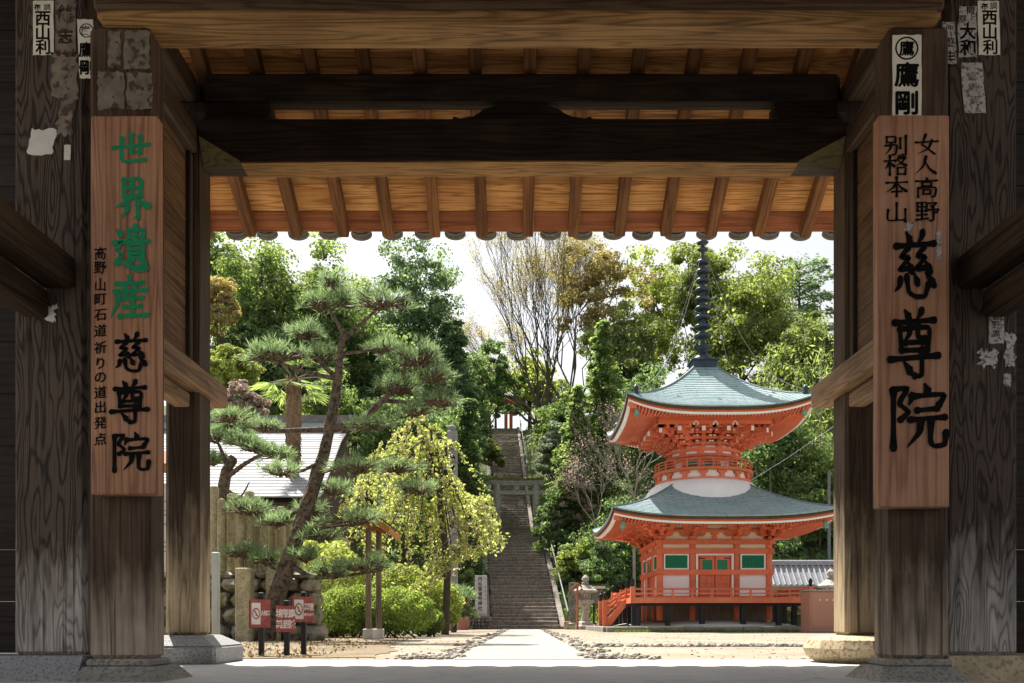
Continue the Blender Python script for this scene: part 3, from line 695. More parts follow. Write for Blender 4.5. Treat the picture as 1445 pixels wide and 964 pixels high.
slip(91, 205, 100, 226, PY, 'white_paper', 'tiny white label on left pillar', torn=0.3, skew=0.02)
for q, (x0, y0, x1, y1) in enumerate(((153, 44, 171, 95), (175, 45, 212, 97), (139, 102, 176, 155), (179, 103, 215, 155))):
    slip(x0, y0, x1, y1, JY, 'oldpaper', ('narrow worn paper slip, upper left of four above left signboard', 'broad worn paper slip, upper right of four above left signboard', 'worn paper slip, lower left of four above left signboard', 'worn paper slip, lower right of four above left signboard')[q], torn=2.0, group='worn slips above left signboard')
slip(1259, 50, 1300, 168, JY, 'paper', 'tall white votive slip with circled character above right signboard', [('O', 1279, 69, 33), ('鷹', 1279, 69, 22, 0.015), ('鷹', 1279, 106, 36), ('剛', 1279, 146, 36)], torn=0.6)
slip(1380, 2, 1410, 78, PY, 'paper', 'white votive slip with bold black characters at top of right pillar', [('布', 1389, 10, 11), ('調', 1402, 9, 11), ('西', 1396, 26, 23), ('山', 1396, 46, 23), ('利', 1396, 67, 22)], skew=-0.02, torn=0.6)
slip(1352, 10, 1378, 81, PY, 'greypaper', 'greyed votive slip in the middle of three on right pillar', [('同', 1369, 16, 12), ('國', 1357, 28, 12), ('大', 1365, 45, 24), ('和', 1365, 68, 24)], torn=1.2)
slip(1331, 32, 1348, 91, PY, 'greypaper', 'narrow grey votive slip beside the right jamb', [('口', 1334, 42, 7), ('中', 1342, 40, 8), ('遊', 1339, 60, 15), ('生', 1339, 79, 15)], skew=-0.06, torn=0.8)
slip(1358, 89, 1388, 160, PY, 'greypaper', 'scraped pale votive slip below the others on right pillar', [('遊', 1372, 108, 14, 0.0), ('網', 1372, 124, 14, 0.0), ('草', 1372, 142, 14, 0.0)], skew=-0.08, torn=0.8, ink='oldpaper')
slip(1395, 433, 1416, 485, PY, 'greypaper', 'printed grey paper label halfway up the right pillar', [('曹', 1405, 447, 12, 0.0), ('野', 1405, 459, 12, 0.0), ('講', 1405, 471, 12, 0.0)], torn=0.6)
slip(1418, 471, 1432, 517, PY, 'greypaper', 'scraped paper remnant right of the printed label on right pillar', torn=3.0)
slip(1381, 495, 1405, 518, PY, 'greypaper', 'ragged scrap of white paper below the printed label on right pillar', torn=5.0)
slip(1416, 528, 1426, 545, PY, 'greypaper', 'small low paper scrap on right pillar', torn=2.0)
slip(1277, 314, 1287, 326, 4.42, 'greypaper', 'small tilted label on the right signboard', torn=0.5, skew=0.5)
slip(1321, 328, 1327, 366, 4.42, 'greypaper', 'narrow peeled label at the right edge of the right signboard', torn=1.6)
slip(58, 408, 66, 440, PY, 'white_paper', 'white scraped paint mark on left pillar under the beam', name='scraped_mark', torn=3.0)
slip(65, 432, 79, 453, PY, 'white_paper', 'white flaky blot below the scraped mark on left pillar', name='scraped_mark', torn=4.0)
#SECTION

# ------------------------------------------------------------------ the pagoda
PX0, PY0 = 6.33, 30.0
PAG = thing('two_storey_pagoda', (PX0, PY0, 0), 'vermilion and white two-storey pagoda with green copper roofs and tall spire', 'pagoda')
PL = Vector((PX0, PY0, 0))
class P4(B):
    """local pagoda coordinates; build() gives one part, quad() four turned copies that share the mesh"""
    def build(s, name, mat, parent=None, smooth=False):
        me = bpy.data.meshes.new(name); me.from_pydata(s.v, [], s.f); me.materials.append(M[mat])
        if smooth: me.polygons.foreach_set('use_smooth', [True] * len(me.polygons))
        return link(name, me, parent or PAG, PL)
    def quad(s, name, mat, sides=(0, 1, 2, 3), smooth=False):
        o = s.build(name, mat, smooth=smooth); o.rotation_euler = (0, 0, sides[0] * math.pi / 2); out = [o]
        for k in sides[1:]: out.append(share(o, PAG, PL, name, (0, 0, k * math.pi / 2)))
        return out
def sub(b, parents, name, mat, smooth=False, kind=None):
    me = bpy.data.meshes.new(name); me.from_pydata(b.v, [], b.f); me.materials.append(M[mat])
    if smooth: me.polygons.foreach_set('use_smooth', [True] * len(me.polygons))
    for p in parents:
        o = bpy.data.objects.new(name, me); COL.objects.link(o); o.parent = p
        if kind: o['kind'] = kind
def upf(t, up, m=1.0): return up * abs(t) ** 3.2 * m * m
def roof_top(name, prof, m_out, m_in, up, mat, n=28, rows=12, thick=0.05):
    """one slope (front); prof(m) gives height"""
    b = P4(); V = []; UV = []; nc = max(6, round((m_out - m_in) / 0.125)); lines = []
    for j in range(nc): lines += [(j / nc, .016), ((j + 1) / nc, 0.0)]
    for q, dz in lines:
        m = m_out + (m_in - m_out) * q
        for i in range(n + 1):
            t = -1 + 2 * i / n; z = prof(m) + dz + upf(t, up, (m - m_in) / (m_out - m_in)); V.append((t * m, -m, z)); UV.append((t * m, m))
    rows = len(lines) - 1
    fs = [(j * (n + 1) + i, j * (n + 1) + i + 1, (j + 1) * (n + 1) + i + 1, (j + 1) * (n + 1) + i) for j in range(rows) for i in range(n)]
    b.add(V, fs); off = len(V)
    b.add([(x, y_, z - thick) for x, y_, z in V[:n + 1]], []); b.f += [(i, off + i, off + i + 1, i + 1) for i in range(n)]
    UV += [(u, m_out + 0.05) for u, _ in UV[:n + 1]]
    os_ = b.quad(name, mat)
    me = os_[0].data; uvl = me.uv_layers.new(name='UVMap')
    for lp in me.loops: uvl.data[lp.index].uv = UV[lp.vertex_index]
    return os_
def eave_band(name, m0, m1, zlo, zhi, up, mat, n=28):
    """band that follows the upturned eave; m0 outer, m1 inner half width"""
    b = P4(); V = []
    for i in range(n + 1):
        t = -1 + 2 * i / n; u = upf(t, up)
        V += [(t * m0, -m0, zlo + u), (t * m0, -m0, zhi + u), (t * m1, -m1, zhi + u), (t * m1, -m1, zlo + u)]
    b.add(V, [(4 * i + a, 4 * i + (a + 1) % 4, 4 * i + 4 + (a + 1) % 4, 4 * i + 4 + a) for i in range(n) for a in range(4)])
    b.f = [f[::-1] for f in b.f]
    return b.quad(name, mat)
def soffit(name, m0, m1, z0, slope, up, mat, n=24):
    b = P4(); V = []; rows = 6
    for j in range(rows + 1):
        q = j / rows; m = m0 + (m1 - m0) * q
        for i in range(n + 1):
            t = -1 + 2 * i / n; V.append((t * m, -m, z0 + slope * (m0 - m) + upf(t, up, 1 - q)))
    b.add(V, [(j * (n + 1) + i, (j + 1) * (n + 1) + i, (j + 1) * (n + 1) + i + 1, j * (n + 1) + i + 1) for j in range(rows) for i in range(n)])
    return b.quad(name, mat)
def rafters(name, m0, m1, z0, slope, up, pitch, w_, h_, mat='verm'):
    b = P4(); n = int(2 * m0 / pitch)
    for i in range(n + 1):
        x = -m0 + 0.04 + (2 * m0 - 0.08) * i / n; t = x / m0; mi = max(m1, abs(x) + 0.02)
        if m0 - mi < 0.08: continue
        za = z0 + upf(t, up); tt = min(1, abs(x) / mi); zb = z0 + slope * (m0 - mi) + upf(tt, up, max(0, (mi - m1) / (m0 - m1)))
        b.add([(x - w_, -m0, za), (x + w_, -m0, za), (x + w_, -mi, zb), (x - w_, -mi, zb), (x - w_, -m0, za - h_), (x + w_, -m0, za - h_), (x + w_, -mi, zb - h_), (x - w_, -mi, zb - h_)],
              [(0, 1, 2, 3), (7, 6, 5, 4), (4, 5, 1, 0), (6, 7, 3, 2), (5, 6, 2, 1), (7, 4, 0, 3)])
    for o in b.quad(name, mat): o['kind'] = 'stuff'
def eaves(zmid, mo, up, inner, slope):
    eave_band('eave_edge', mo - 0.002, mo - 0.12, zmid - 0.115, zmid - 0.052, up, 'bark_edge')
    eave_band('eave_fascia', mo - 0.05, mo - 0.16, zmid - 0.185, zmid - 0.117, up, 'verm2')
    eave_band('white_eave_strip', mo - 0.055, mo - 0.17, zmid - 0.245, zmid - 0.187, up, 'whitep')
    soffit('soffit', mo - 0.10, inner, zmid - 0.236, slope, up, 'verm')
    rafters('flying_rafters', mo - 0.16, mo - 0.75, zmid - 0.245, slope * 0.9, up, 0.105, 0.022, 0.05)
    rafters('base_rafters', mo - 0.62, inner, zmid - 0.27 + slope * 0.45, slope, up * 0.55, 0.105, 0.026, 0.06)
    b = P4()                                                  # hip rafter out to each corner
    z0 = zmid - 0.25 + up; d = mo - 0.1
    b.add([(d - .05, -d - .05, z0), (d + .05, -d + .05, z0), (inner + .05, -inner + .05, z0 - up + slope * (mo - inner)), (inner - .05, -inner - .05, z0 - up + slope * (mo - inner)),
           (d - .05, -d - .05, z0 - .14), (d + .05, -d + .05, z0 - .14), (inner + .05, -inner + .05, z0 - .16 - up + slope * (mo - inner)), (inner - .05, -inner - .05, z0 - .16 - up + slope * (mo - inner))],
          [(0, 1, 2, 3), (7, 6, 5, 4), (4, 5, 1, 0), (6, 7, 3, 2), (5, 6, 2, 1), (7, 4, 0, 3)])
    hips = b.quad('hip_rafter', 'verm')
    b = P4(); zc_ = z0 - .20; c = d - 0.25
    b.lathe((c, -c, 0), [(0.012, zc_ + .16), (0.012, zc_ + .08), (0.05, zc_ + .06), (0.075, zc_), (0.085, zc_ - .10), (0.10, zc_ - .16), (0.02, zc_ - .16), (0.015, zc_ - .26)], 10)
    b.quad('wind_bell', 'verdi', smooth=True)
# lower roof
def lprof(m):
    q = (3.43 - m) / (3.43 - 1.2); return 3.51 + 1.28 * (0.72 * q + 0.28 * q * q)
roof_top('lower_roof', lprof, 3.43, 1.2, 0.26, 'copper')
eaves(3.51, 3.43, 0.26, 1.95, 0.24)
# upper roof
def uprof(m):
    q = (2.94 - m) / (2.94 - 0.34); return 6.92 + 1.95 * (0.60 * q + 0.40 * q ** 2.2)
roof_top('upper_roof', uprof, 2.94, 0.34, 0.40, 'copper')
eaves(6.92, 2.94, 0.40, 1.55, 0.25)
# rolled hips on both roofs
for prf, mo, mi, up, zt in ((lprof, 3.43, 1.25, 0.26, 0), (uprof, 2.94, 0.36, 0.40, 0)):
    pts = [(mo + (mi - mo) * i / 12, -(mo + (mi - mo) * i / 12), prf(mo + (mi - mo) * i / 12) + up * (1 - i / 12) ** 2 + 0.01) for i in range(13)]
    P4().tube(pts, 0.035, 6).quad('hip_roll', 'copper')
# spirit knobs at the corners of the upper roof
P4().lathe((2.62, -2.62, 7.05 + 0.30), [(0.09, 0), (0.10, 0.06), (0.06, 0.09), (0.10, 0.16), (0.07, 0.24), (0.02, 0.30)], 10).quad('corner_finial', 'bronze', smooth=True)
# white dome between the roofs, ring balcony
P4().lathe((0, 0, 0), [(2.02, 3.9), (2.02, 4.25), (1.98, 4.45), (1.90, 4.62), (1.78, 4.78), (1.66, 4.88), (1.56, 4.94), (1.2, 4.95)], 56).build('white_dome', 'whitep', smooth=True)
P4().lathe((0, 0, 0), [(1.60, 4.93), (1.60, 4.985), (1.40, 4.985)], 56).build('ring_beam', 'verm')
P4().lathe((0, 0, 0), [(1.50, 4.98), (1.50, 5.21), (1.3, 5.22)], 56).build('ring_wall', 'whitep')
P4().lathe((0, 0, 0), [(1.62, 5.205), (1.66, 5.21), (1.66, 5.30), (1.60, 5.305), (0.9, 5.31)], 56).build('ring_floor', 'verm')
for k in range(16):
    a = 2 * math.pi * (k + 0.5) / 16; b = P4()
    b.prism_y([(-0.16, 5.20), (-0.15, 5.13), (-0.08, 5.10), (-0.06, 5.03), (-0.09, 4.986), (0.09, 4.986), (0.06, 5.03), (0.08, 5.10), (0.15, 5.13), (0.16, 5.20)][::-1], -1.59, -1.49)
    if k == 0: br0 = b.build('ring_bracket', 'verm'); br0.rotation_euler = (0, 0, a)
    else: share(br0, PAG, PL, 'ring_bracket', (0, 0, a))
for zz, rr in ((5.40, .018), (5.49, .018), (5.585, .026)):
    pts = [(1.60 * math.cos(2 * math.pi * i / 48), 1.60 * math.sin(2 * math.pi * i / 48), zz) for i in range(49)]
    P4().tube(pts, rr, 6, False).build('ring_rail', 'verm')
for k in range(24):
    a = 2 * math.pi * k / 24; b = P4().box(1.58, 1.62, -0.02, 0.02, 5.30, 5.57)
    if k == 0: bl = b.build('baluster', 'verm')
    else: share(bl, PAG, PL, 'baluster', (0, 0, a))
# round upper body
P4().lathe((0, 0, 0), [(1.06, 5.2), (1.06, 6.3), (0.4, 6.35)], 48).build('drum_wall', 'whitep')
for z0, z1, rr in ((5.31, 5.40, 1.12), (5.60, 5.66, 1.14), (5.72, 5.80, 1.22), (5.89, 5.98, 1.26), (6.05, 6.10, 1.20)):
    P4().lathe((0, 0, 0), [(1.0, z0), (rr, z0), (rr, z1), (1.0, z1)], 48).build('drum_band', 'verm')
P4().lathe((0, 0, 0), [(1.17, 5.79), (1.17, 6.06), (1.0, 6.06)], 48).build('drum_frieze', 'whitep')
for k in range(12):
    a = 2 * math.pi * (k + 0.5) / 12
    b = P4().box(1.05, 1.13, -0.07, 0.07, 5.30, 5.73); b.box(1.15, 1.235, -0.10, 0.10, 5.79, 6.06)
    if k == 0: dp = b.build('drum_post', 'verm'); dp.rotation_euler = (0, 0, a); gp = P4().box(1.055, 1.08, -0.16, 0.16, 5.40, 5.60).build('green_panel', 'greenw'); gp.rotation_euler = (0, 0, a + math.pi / 12)
    else:
        share(dp, PAG, PL, 'drum_post', (0, 0, a))
        if k % 3: share(gp, PAG, PL, 'green_panel', (0, 0, a + math.pi / 12))
# stepped bracket clusters that carry the upper eaves
def arm_box(b, ux, uy, r0, r1, w_, z0, z1):
    vx, vy = -uy, ux
    b.add([(ux * r + vx * s, uy * r + vy * s, z) for r in (r0, r1) for s in (-w_, w_) for z in (z0, z1)],
          [(0, 1, 3, 2), (4, 6, 7, 5), (0, 4, 5, 1), (2, 3, 7, 6), (0, 2, 6, 4), (1, 5, 7, 3)])
for xx, yy in ((-1.09, -1.9), (-0.37, -1.9), (0.37, -1.9), (1.09, -1.9), (1.62, -1.62)):
    Rn = math.hypot(xx, yy); ux, uy = xx / Rn, yy / Rn; b = P4(); wb = P4()
    for k in range(4):
        r = 1.28 + (Rn - 1.28) * (k + 0.55) / 4; z = 6.03 + 0.145 * k
        arm_box(b, ux, uy, 1.0, r, 0.06, z, z + 0.09)
        arm_box(b, ux, uy, r - 0.16, r - 0.02, 0.085, z + 0.09, z + 0.145)
        cx_, cy_ = ux * (r - 0.09), uy * (r - 0.09)
        L = 0.27
        b.box(cx_ - L, cx_ + L, cy_ - 0.045, cy_ + 0.045, z + 0.05, z + 0.125)
        for s in (-1, 0, 1): b.box(cx_ + s * (L - .06) - 0.06, cx_ + s * (L - .06) + 0.06, cy_ - 0.07, cy_ + 0.06, z + 0.125, z + 0.175)
        if abs(xx) < 1.5:
            for s in (-1, 1): wb.box(cx_ + s * (L - .06) - 0.028, cx_ + s * (L - .06) + 0.028, cy_ - 0.073, cy_ - 0.0705, z + 0.13, z + 0.165)
    arm_box(b, ux, uy, 1.2, Rn + 0.12, 0.055, 6.37, 6.50)
    bcs = b.quad('bracket_cluster', 'verm')
    if wb.v: sub(wb, bcs, 'white_block_ends', 'whitep', kind='stuff')
    sub(P4().add([((ux * r) - uy * s, uy * r + ux * s, z) for r in (Rn + 0.122, Rn + 0.13) for s in (-0.058, 0.058) for z in (6.365, 6.505)],
             [(0, 1, 3, 2), (4, 6, 7, 5), (0, 4, 5, 1), (2, 3, 7, 6), (0, 2, 6, 4), (1, 5, 7, 3)]), bcs, 'white_tail_end', 'whitep')
for m, z0, z1 in ((1.55, 6.46, 6.55), (1.85, 6.60, 6.72), (1.25, 6.30, 6.38)):
    P4().box(-m - .05, m + .05, -m - .05, -m + .05, z0, z1).quad('bracket_beam', 'verm')
P4().box(-1.8, 1.8, -1.88, -1.82, 6.70, 7.02).quad('bracket_board', 'verm')
for k in range(3):
    P4().prism_y([(-0.62 + 0.62 * k - 0.09, 6.56), (-0.62 + 0.62 * k - 0.045, 6.56), (-0.62 + 0.62 * k - 0.045, 6.61), (-0.62 + 0.62 * k - .02, 6.66), (-0.62 + 0.62 * k + .02, 6.66), (-0.62 + 0.62 * k + .045, 6.61), (-0.62 + 0.62 * k + .045, 6.56), (-0.62 + 0.62 * k + .09, 6.56), (-0.62 + 0.62 * k + .09, 6.62), (-0.62 + 0.62 * k, 6.71), (-0.62 + 0.62 * k - .09, 6.62)][::-1], -1.925, -1.90).quad('white_strut', 'whitep')
# spire
P4().cbox(-0.40, 0.40, -0.40, 0.40, 8.82, 9.10, b=0.02).build('dew_basin', 'bronze')
P4().cbox(-0.46, 0.46, -0.46, 0.46, 9.06, 9.12, b=0.015).build('dew_basin_rim', 'bronze')
P4().lathe((0, 0, 9.12), [(0.36, 0), (0.34, 0.08), (0.26, 0.17), (0.16, 0.22), (0.14, 0.30)], 20).build('inverted_bowl', 'bronze', smooth=True)
P4().lathe((0, 0, 9.40), [(0.13, 0), (0.16, 0.05), (0.24, 0.14), (0.30, 0.22), (0.22, 0.22), (0.12, 0.26), (0.10, 0.34)], 16).build('lotus_petals', 'bronze')
P4().tube([(0, 0, 9.1), (0, 0, 11.5), (0, 0, 14.1)], [0.085, 0.075, 0.05], 10).build('spire_mast', 'bronze')
for k in range(9):
    z = 9.97 + k * 0.312; r = 0.285 - k * 0.009
    o = P4().lathe((0, 0, z), [(0.09, -.03), (r * 0.8, -.05), (r, -.02), (r * 1.04, 0.02), (r * .9, 0.07), (r * .7, 0.085), (0.09, 0.10)], 20).build('spire_ring', 'bronze', smooth=True)
P4().lathe((0, 0, 12.85), [(0.06, 0), (0.19, 0.06), (0.10, 0.12), (0.05, 0.2), (0.17, 0.27), (0.20, 0.30), (0.06, 0.36), (0.05, 0.5), (0.16, 0.58), (0.07, 0.66), (0.05, 0.8), (0.13, 0.9), (0.13, 1.02), (0.02, 1.2)], 14).build('spire_jewel', 'bronze', smooth=True)
for k in range(4):
    pts = []
    for i in range(15):
        q = i / 14; pts.append((0.1 + 2.5 * q, -(0.1 + 2.5 * q), 12.6 + (7.50 - 12.6) * q - 1.1 * math.sin(math.pi * q)))
    b = P4().tube(pts, 0.005, 5)
    for i in (4, 8): b.lathe((pts[i][0], pts[i][1], pts[i][2]), [(0.01, 0), (0.035, -.03), (0.05, -.12), (0.01, -.13)], 8)
    if k == 0: ch0 = b.build('spire_chain', 'wire'); ch0.rotation_euler = (0, 0, 0)
    else: share(ch0, PAG, PL, 'spire_chain', (0, 0, k * math.pi / 2))
# lower body
W = 1.74; COLX = (-W, -0.70, 0.70)
for x in COLX: P4().lathe((x, -W, 0), [(0.105, 0.35), (0.105, 2.9)], 14).quad('column', 'verm', smooth=False)
for z0, z1, o in ((1.00, 1.13, .12), (1.81, 1.97, .115), (2.48, 2.64, .12), (2.78, 2.915, .15)):
    P4().box(-W - o - .02, W + o + .02, -W - o, -W + 0.02, z0, z1).quad('wall_beam', 'verm')
P4().box(-W, W, -W - .012, -W + .03, 2.60, 2.80).quad('upper_panel', 'creamp')
P4().box(-W - .05, W + .05, -W - .012, -W + .03, 2.9, 3.75).quad('bracket_panel', 'creamp')
for s in (-1, 1):
    c = s * 1.22
    P4().box(c - .46, c + .46, -W - .014, -W + .02, 1.12, 1.83).quad('lower_panel', 'whitep')
    fr = P4()
    fr.box(c - .40, c + .40, -W - .06, -W + .01, 2.43, 2.475); fr.box(c - .40, c + .40, -W - .06, -W + .01, 1.975, 2.02)
    fr.box(c - .40, c - .355, -W - .06, -W + .01, 2.0205, 2.4295); fr.box(c + .355, c + .40, -W - .06, -W + .01, 2.0205, 2.4295)
    frs = fr.quad('window_frame', 'whitep')
    sl = P4(); sl.box(c - .353, c + .353, -W - .015, -W + .01, 2.022, 2.428)
    for i in range(16): x = c - .335 + i * .0447; sl.box(x - .013, x + .013, -W - .042, -W - .016, 2.022, 2.428)
    sub(sl, frs, 'lattice', 'greenw', kind='stuff')
dfr = P4(); dfr.box(-.60, -.535, -W - .08, -W, 1.13, 2.42); dfr.box(.535, .60, -W - .08, -W, 1.13, 2.42); dfr.box(-.60, .60, -W - .08, -W, 2.4205, 2.478); dfr.quad('door_frame', 'whitep')
P4().box(-.533, .533, -W - .02, -W + .02, 1.13, 2.42).quad('door_backing', 'verm')
for s in (-1, 1):
    d = P4(); a, c = sorted((s * 0.02, s * 0.46))
    for z0, z1 in ((1.14, 1.22), (1.54, 1.60), (1.93, 1.98), (2.28, 2.40)): d.box(a + .0605, c - .0605, -W - .07, -W - .021, z0, z1)
    d.box(a, a + .06, -W - .072, -W - .021, 1.14, 2.40); d.box(c - .06, c, -W - .072, -W - .021, 1.14, 2.40)
    for z0, z1 in ((1.22, 1.54), (1.60, 1.93)):
        d.box((a + c) / 2 - .022, (a + c) / 2 + .022, -W - .066, -W - .021, z0 + .002, z1 - .002)
        d.box(a + .0605, c - .0605, -W - .045, -W - .021, z0 + .001, z1 - .001)
    ds = d.quad('door_leaf', 'verm')
    sub(P4().box(a + .0605, c - .0605, -W - .05, -W - .021, 1.981, 2.279), ds, 'lattice', 'greenw')
    sub(P4().box(min(s * .30, s * .50), max(s * .30, s * .50), -W - .085, -W - .0725, 2.315, 2.345), ds, 'hinge', 'black')
# lower brackets
bk = P4(); bk.frustum(-.09, .09, -.09, .09, 2.915, -.14, .14, -.14, .14, 2.98); bk.box(-.14, .14, -.14, .14, 2.979, 3.03)
bk.prism_y([(-.42, 3.13), (-.42, 3.09), (-.32, 3.03), (.32, 3.03), (.42, 3.09), (.42, 3.13)][::-1], -.05, .05)
for x in (-.36, 0, .36): bk.frustum(x - .055, x + .055, -.07, .07, 3.13, x - .085, x + .085, -.09, .09, 3.20)
bk.prism_x([(0.1, 3.13), (-.52, 3.13), (-.52, 3.09), (-.42, 3.03), (.1, 3.03)], -.052, .052)
bk.frustum(-.06, .06, -.50, -.38, 3.13, -.085, .085, -.53, -.35, 3.20)
bk.prism_y([(-.38, 3.30), (-.38, 3.26), (-.28, 3.20), (.28, 3.20), (.38, 3.26), (.38, 3.30)][::-1], -.49, -.39)
bk.prism_y([(-.52, 3.30), (-.52, 3.26), (-.42, 3.20), (.42, 3.20), (.52, 3.26), (.52, 3.30)][::-1], -.05, .05)
for x in (-.31, 0, .31): bk.frustum(x - .055, x + .055, -.50, -.38, 3.30, x - .085, x + .085, -.53, -.35, 3.37)
bk.prism_x([(0.1, 3.30), (-.72, 3.30), (-.78, 3.26), (-.70, 3.20), (.1, 3.20)], -.053, .053)
bk.frustum(-.06, .06, -.76, -.64, 3.30, -.085, .085, -.79, -.61, 3.37)
bkm = bpy.data.meshes.new('bracket_set'); bkm.from_pydata(bk.v, [], bk.f); bkm.materials.append(M['verm'])
for k in range(4):
    ca, sa = math.cos(k * math.pi / 2), math.sin(k * math.pi / 2)
    for x, extra in ((-0.70, 0), (0.70, 0), (W, math.pi / 4)):
        for rr in ((0, math.pi / 4, math.pi / 2) if extra else (0,)):
            o = link('bracket_set', bkm, PAG, PL + Vector((x * ca + W * sa, x * sa - W * ca, 0))); o.rotation_euler = (0, 0, k * math.pi / 2 + rr)
    # little king strut in the middle bay
for m, z0, z1 in ((W + .44, 3.37, 3.45), (W + .70, 3.37, 3.46)):
    P4().box(-m - .05, m + .05, -m - .045, -m + .045, z0, z1).quad('bracket_beam', 'verm')
P4().prism_y([(-.09, 2.916), (-.05, 3.06), (-.12, 3.10), (-.12, 3.16), (.12, 3.16), (.12, 3.10), (.05, 3.06), (.09, 2.916)][::-1], -W - .08, -W - .013).quad('king_strut', 'verm')
P4().box(-W - .3, W + .3, -W - .10, -W - .013, 3.16, 3.25).quad('wall_beam', 'verm')
wd = P4()
for c in (-1.22, 0, 1.22):
    for i in range(-4, 5):
        if abs(i) * .075 < (.34 if c == 0 else .22): wd.box(c + i * .075 - .017, c + i * .075 + .017, -W - .43, -W - .40, 3.385, 3.53)
for o in wd.quad('white_struts', 'whitep'): o['kind'] = 'stuff'
# veranda with railing
H = 2.77
P4().box(-H, H, -H, H, 0.985, 1.03).build('veranda_floor', 'verm')
P4().box(-H - .02, H + .02, -H - .02, -H + .10, 0.89, 1.06).quad('veranda_beam', 'verm')
P4().box(-H + .12, H - .12, -H + .14, -H + .26, 0.80, 0.885).quad('veranda_joist', 'black')
GAP = (0.0, 1.4)   # stair opening on the left side, in y from the centre towards the camera
def rails(sd, x0, x1):
    """railing along side sd (0 front, 3 left) between x0 and x1 in that side's own direction"""
    rot = (0, 0, sd * math.pi / 2)
    for z0, z1, t in ((1.29, 1.35, .035), (1.165, 1.205, .025)):
        o = P4().box(x0, x1, -H + .01, -H + .01 + 2 * t, z0, z1).build('rail', 'verm'); o.rotation_euler = rot
    n = max(1, round((x1 - x0) / 0.62))
    for i in range(1, n):
        x = x0 + (x1 - x0) * i / n
        o = P4().box(x - .035, x + .035, -H + .015, -H + .07, 1.06, 1.289).build('rail_post', 'verm'); o.rotation_euler = rot
def newel(x, y, z0=0.95, zc=1.40):
    o = P4().box(x - .065, x + .065, y - .065, y + .065, z0, zc).build('newel_post', 'verm')
    sub(P4().lathe((x, y, zc), [(.06, 0), (.062, .05), (.045, .065), (.055, .10), (.065, .15), (.05, .21), (.01, .26)], 10), [o], 'cap', 'black', True)
rails(0, -H + .07, H - .07); rails(1, -H + .07, H - .07); rails(2, -H + .07, H - .07)
rails(3, -H + .07, -1.47); rails(3, 0.07, H - .07)     # left side runs from back (-) to front (+) reversed below
for x, y in ((-H + .03, -H + .03), (H - .03, -H + .03), (H - .03, H - .03), (-H + .03, H - .03)): newel(x, y)
SY0, SY1 = -1.42, 0.0
for y in (SY0, SY1): newel(-H + .03, y); newel(-3.46, y, 0.17, 1.02)
for y in (SY0, SY1):
    for dz in (0.0, -0.14, -0.28):
        P4().tube([(-H + .03, y, 1.32 + dz), (-2.95, y, 1.22 + dz), (-3.2, y, 1.02 + dz), (-3.46, y, 0.90 + dz)], 0.03, 6).build('stair_rail', 'verm')
    b = P4(); b.prism_y([(-2.79, 1.05), (-3.44, 0.36), (-3.44, 0.18), (-3.28, 0.18), (-2.79, 0.80)], y - .03, y + .03); b.build('stair_stringer', 'verm')
for k in range(5): P4().box(-2.86 - .125 * k - .14, -2.80 - .125 * k, SY0 + .04, SY1 - .04, 0.80 - .14 * k, 0.84 - .14 * k).build('stair_tread', 'black')
for x in (-2.68, -1.64, -0.57, 0.70, 1.80, 2.68): P4().box(x - .075, x + .075, -H + .12, -H + .27, 0.2, 0.80).quad('under_post', 'black')
P4().box(-W, W, -W - .03, -W + .03, 0.34, 0.985).quad('crawl_board', 'greypost')
for o in (P4().lathe((0, 0, 0), [(3.05, 0.17), (2.7, 0.24), (2.3, 0.31), (1.9, 0.35), (0.5, 0.36)], 40),): o.build('mound', 'concrete_w', smooth=True)
P4().box(-3.6, 3.3, -3.55, 3.4, -0.02, 0.135).build('platform', 'plinth')
for i in range(12): x = -3.62 + i * .58; P4().cbox(x, x + .572, -3.66, -3.40, -.02, 0.165 + R.uniform(-.008, .008), b=.02).build('kerb_stone', 'plinth')
for i in range(11): y = -3.39 + i * .6; P4().cbox(-3.72, -3.5, y, y + .592, -.02, 0.165 + R.uniform(-.008, .008), b=.02).build('kerb_stone', 'plinth')
#SECTION

# ------------------------------------------------------------------ foliage helpers
def unit(a): return a / np.maximum(1e-6, np.linalg.norm(a, axis=1, keepdims=True))
def leafcards(C, L, Wd, rg, direction=None, spread=0.6, flat=0.0, normal=None):
    """one rhombic leaf at each centre; direction = preferred long axis"""
    n = len(C); d = unit(rg.normal(size=(n, 3)))
    if direction is not None: d = unit(direction + d * spread)
    q = rg.normal(size=(n, 3)); q[:, 2] *= 1 - flat
    if flat: q = q * (1 - flat) + np.cross(d, np.array([0, 0, 1.0])) * flat * 2
    v = unit(np.cross(d, q)) if not flat else unit(q - d * np.sum(q * d, 1, keepdims=True))
    if normal is not None:
        q = unit(unit(normal) + rg.normal(size=(n, 3)) * 0.42); d = unit(np.cross(q, rg.normal(size=(n, 3)))); v = np.cross(q, d)
    sz = rg.uniform(0.55, 1.55, size=(n, 1)); l = L * sz / 2; w_ = Wd * sz * rg.uniform(.8, 1.2, size=(n, 1)) / 2
    V = np.stack([C - d * l, C + v * w_, C + d * l, C - v * w_], 1).reshape(-1, 3)
    return V
def leafobj(name, C, L, Wd, mat, parent, origin, rg, **kw):
    V = leafcards(C - np.array(origin), L, Wd, rg, **kw); Q = np.arange(len(V)).reshape(-1, 4)
    return link(name, npmesh(name, V, Q, mat), parent, origin)
def ball(n, rg): 
    a = unit(rg.normal(size=(n, 3))); return a * rg.uniform(size=(n, 1)) ** (1 / 3)
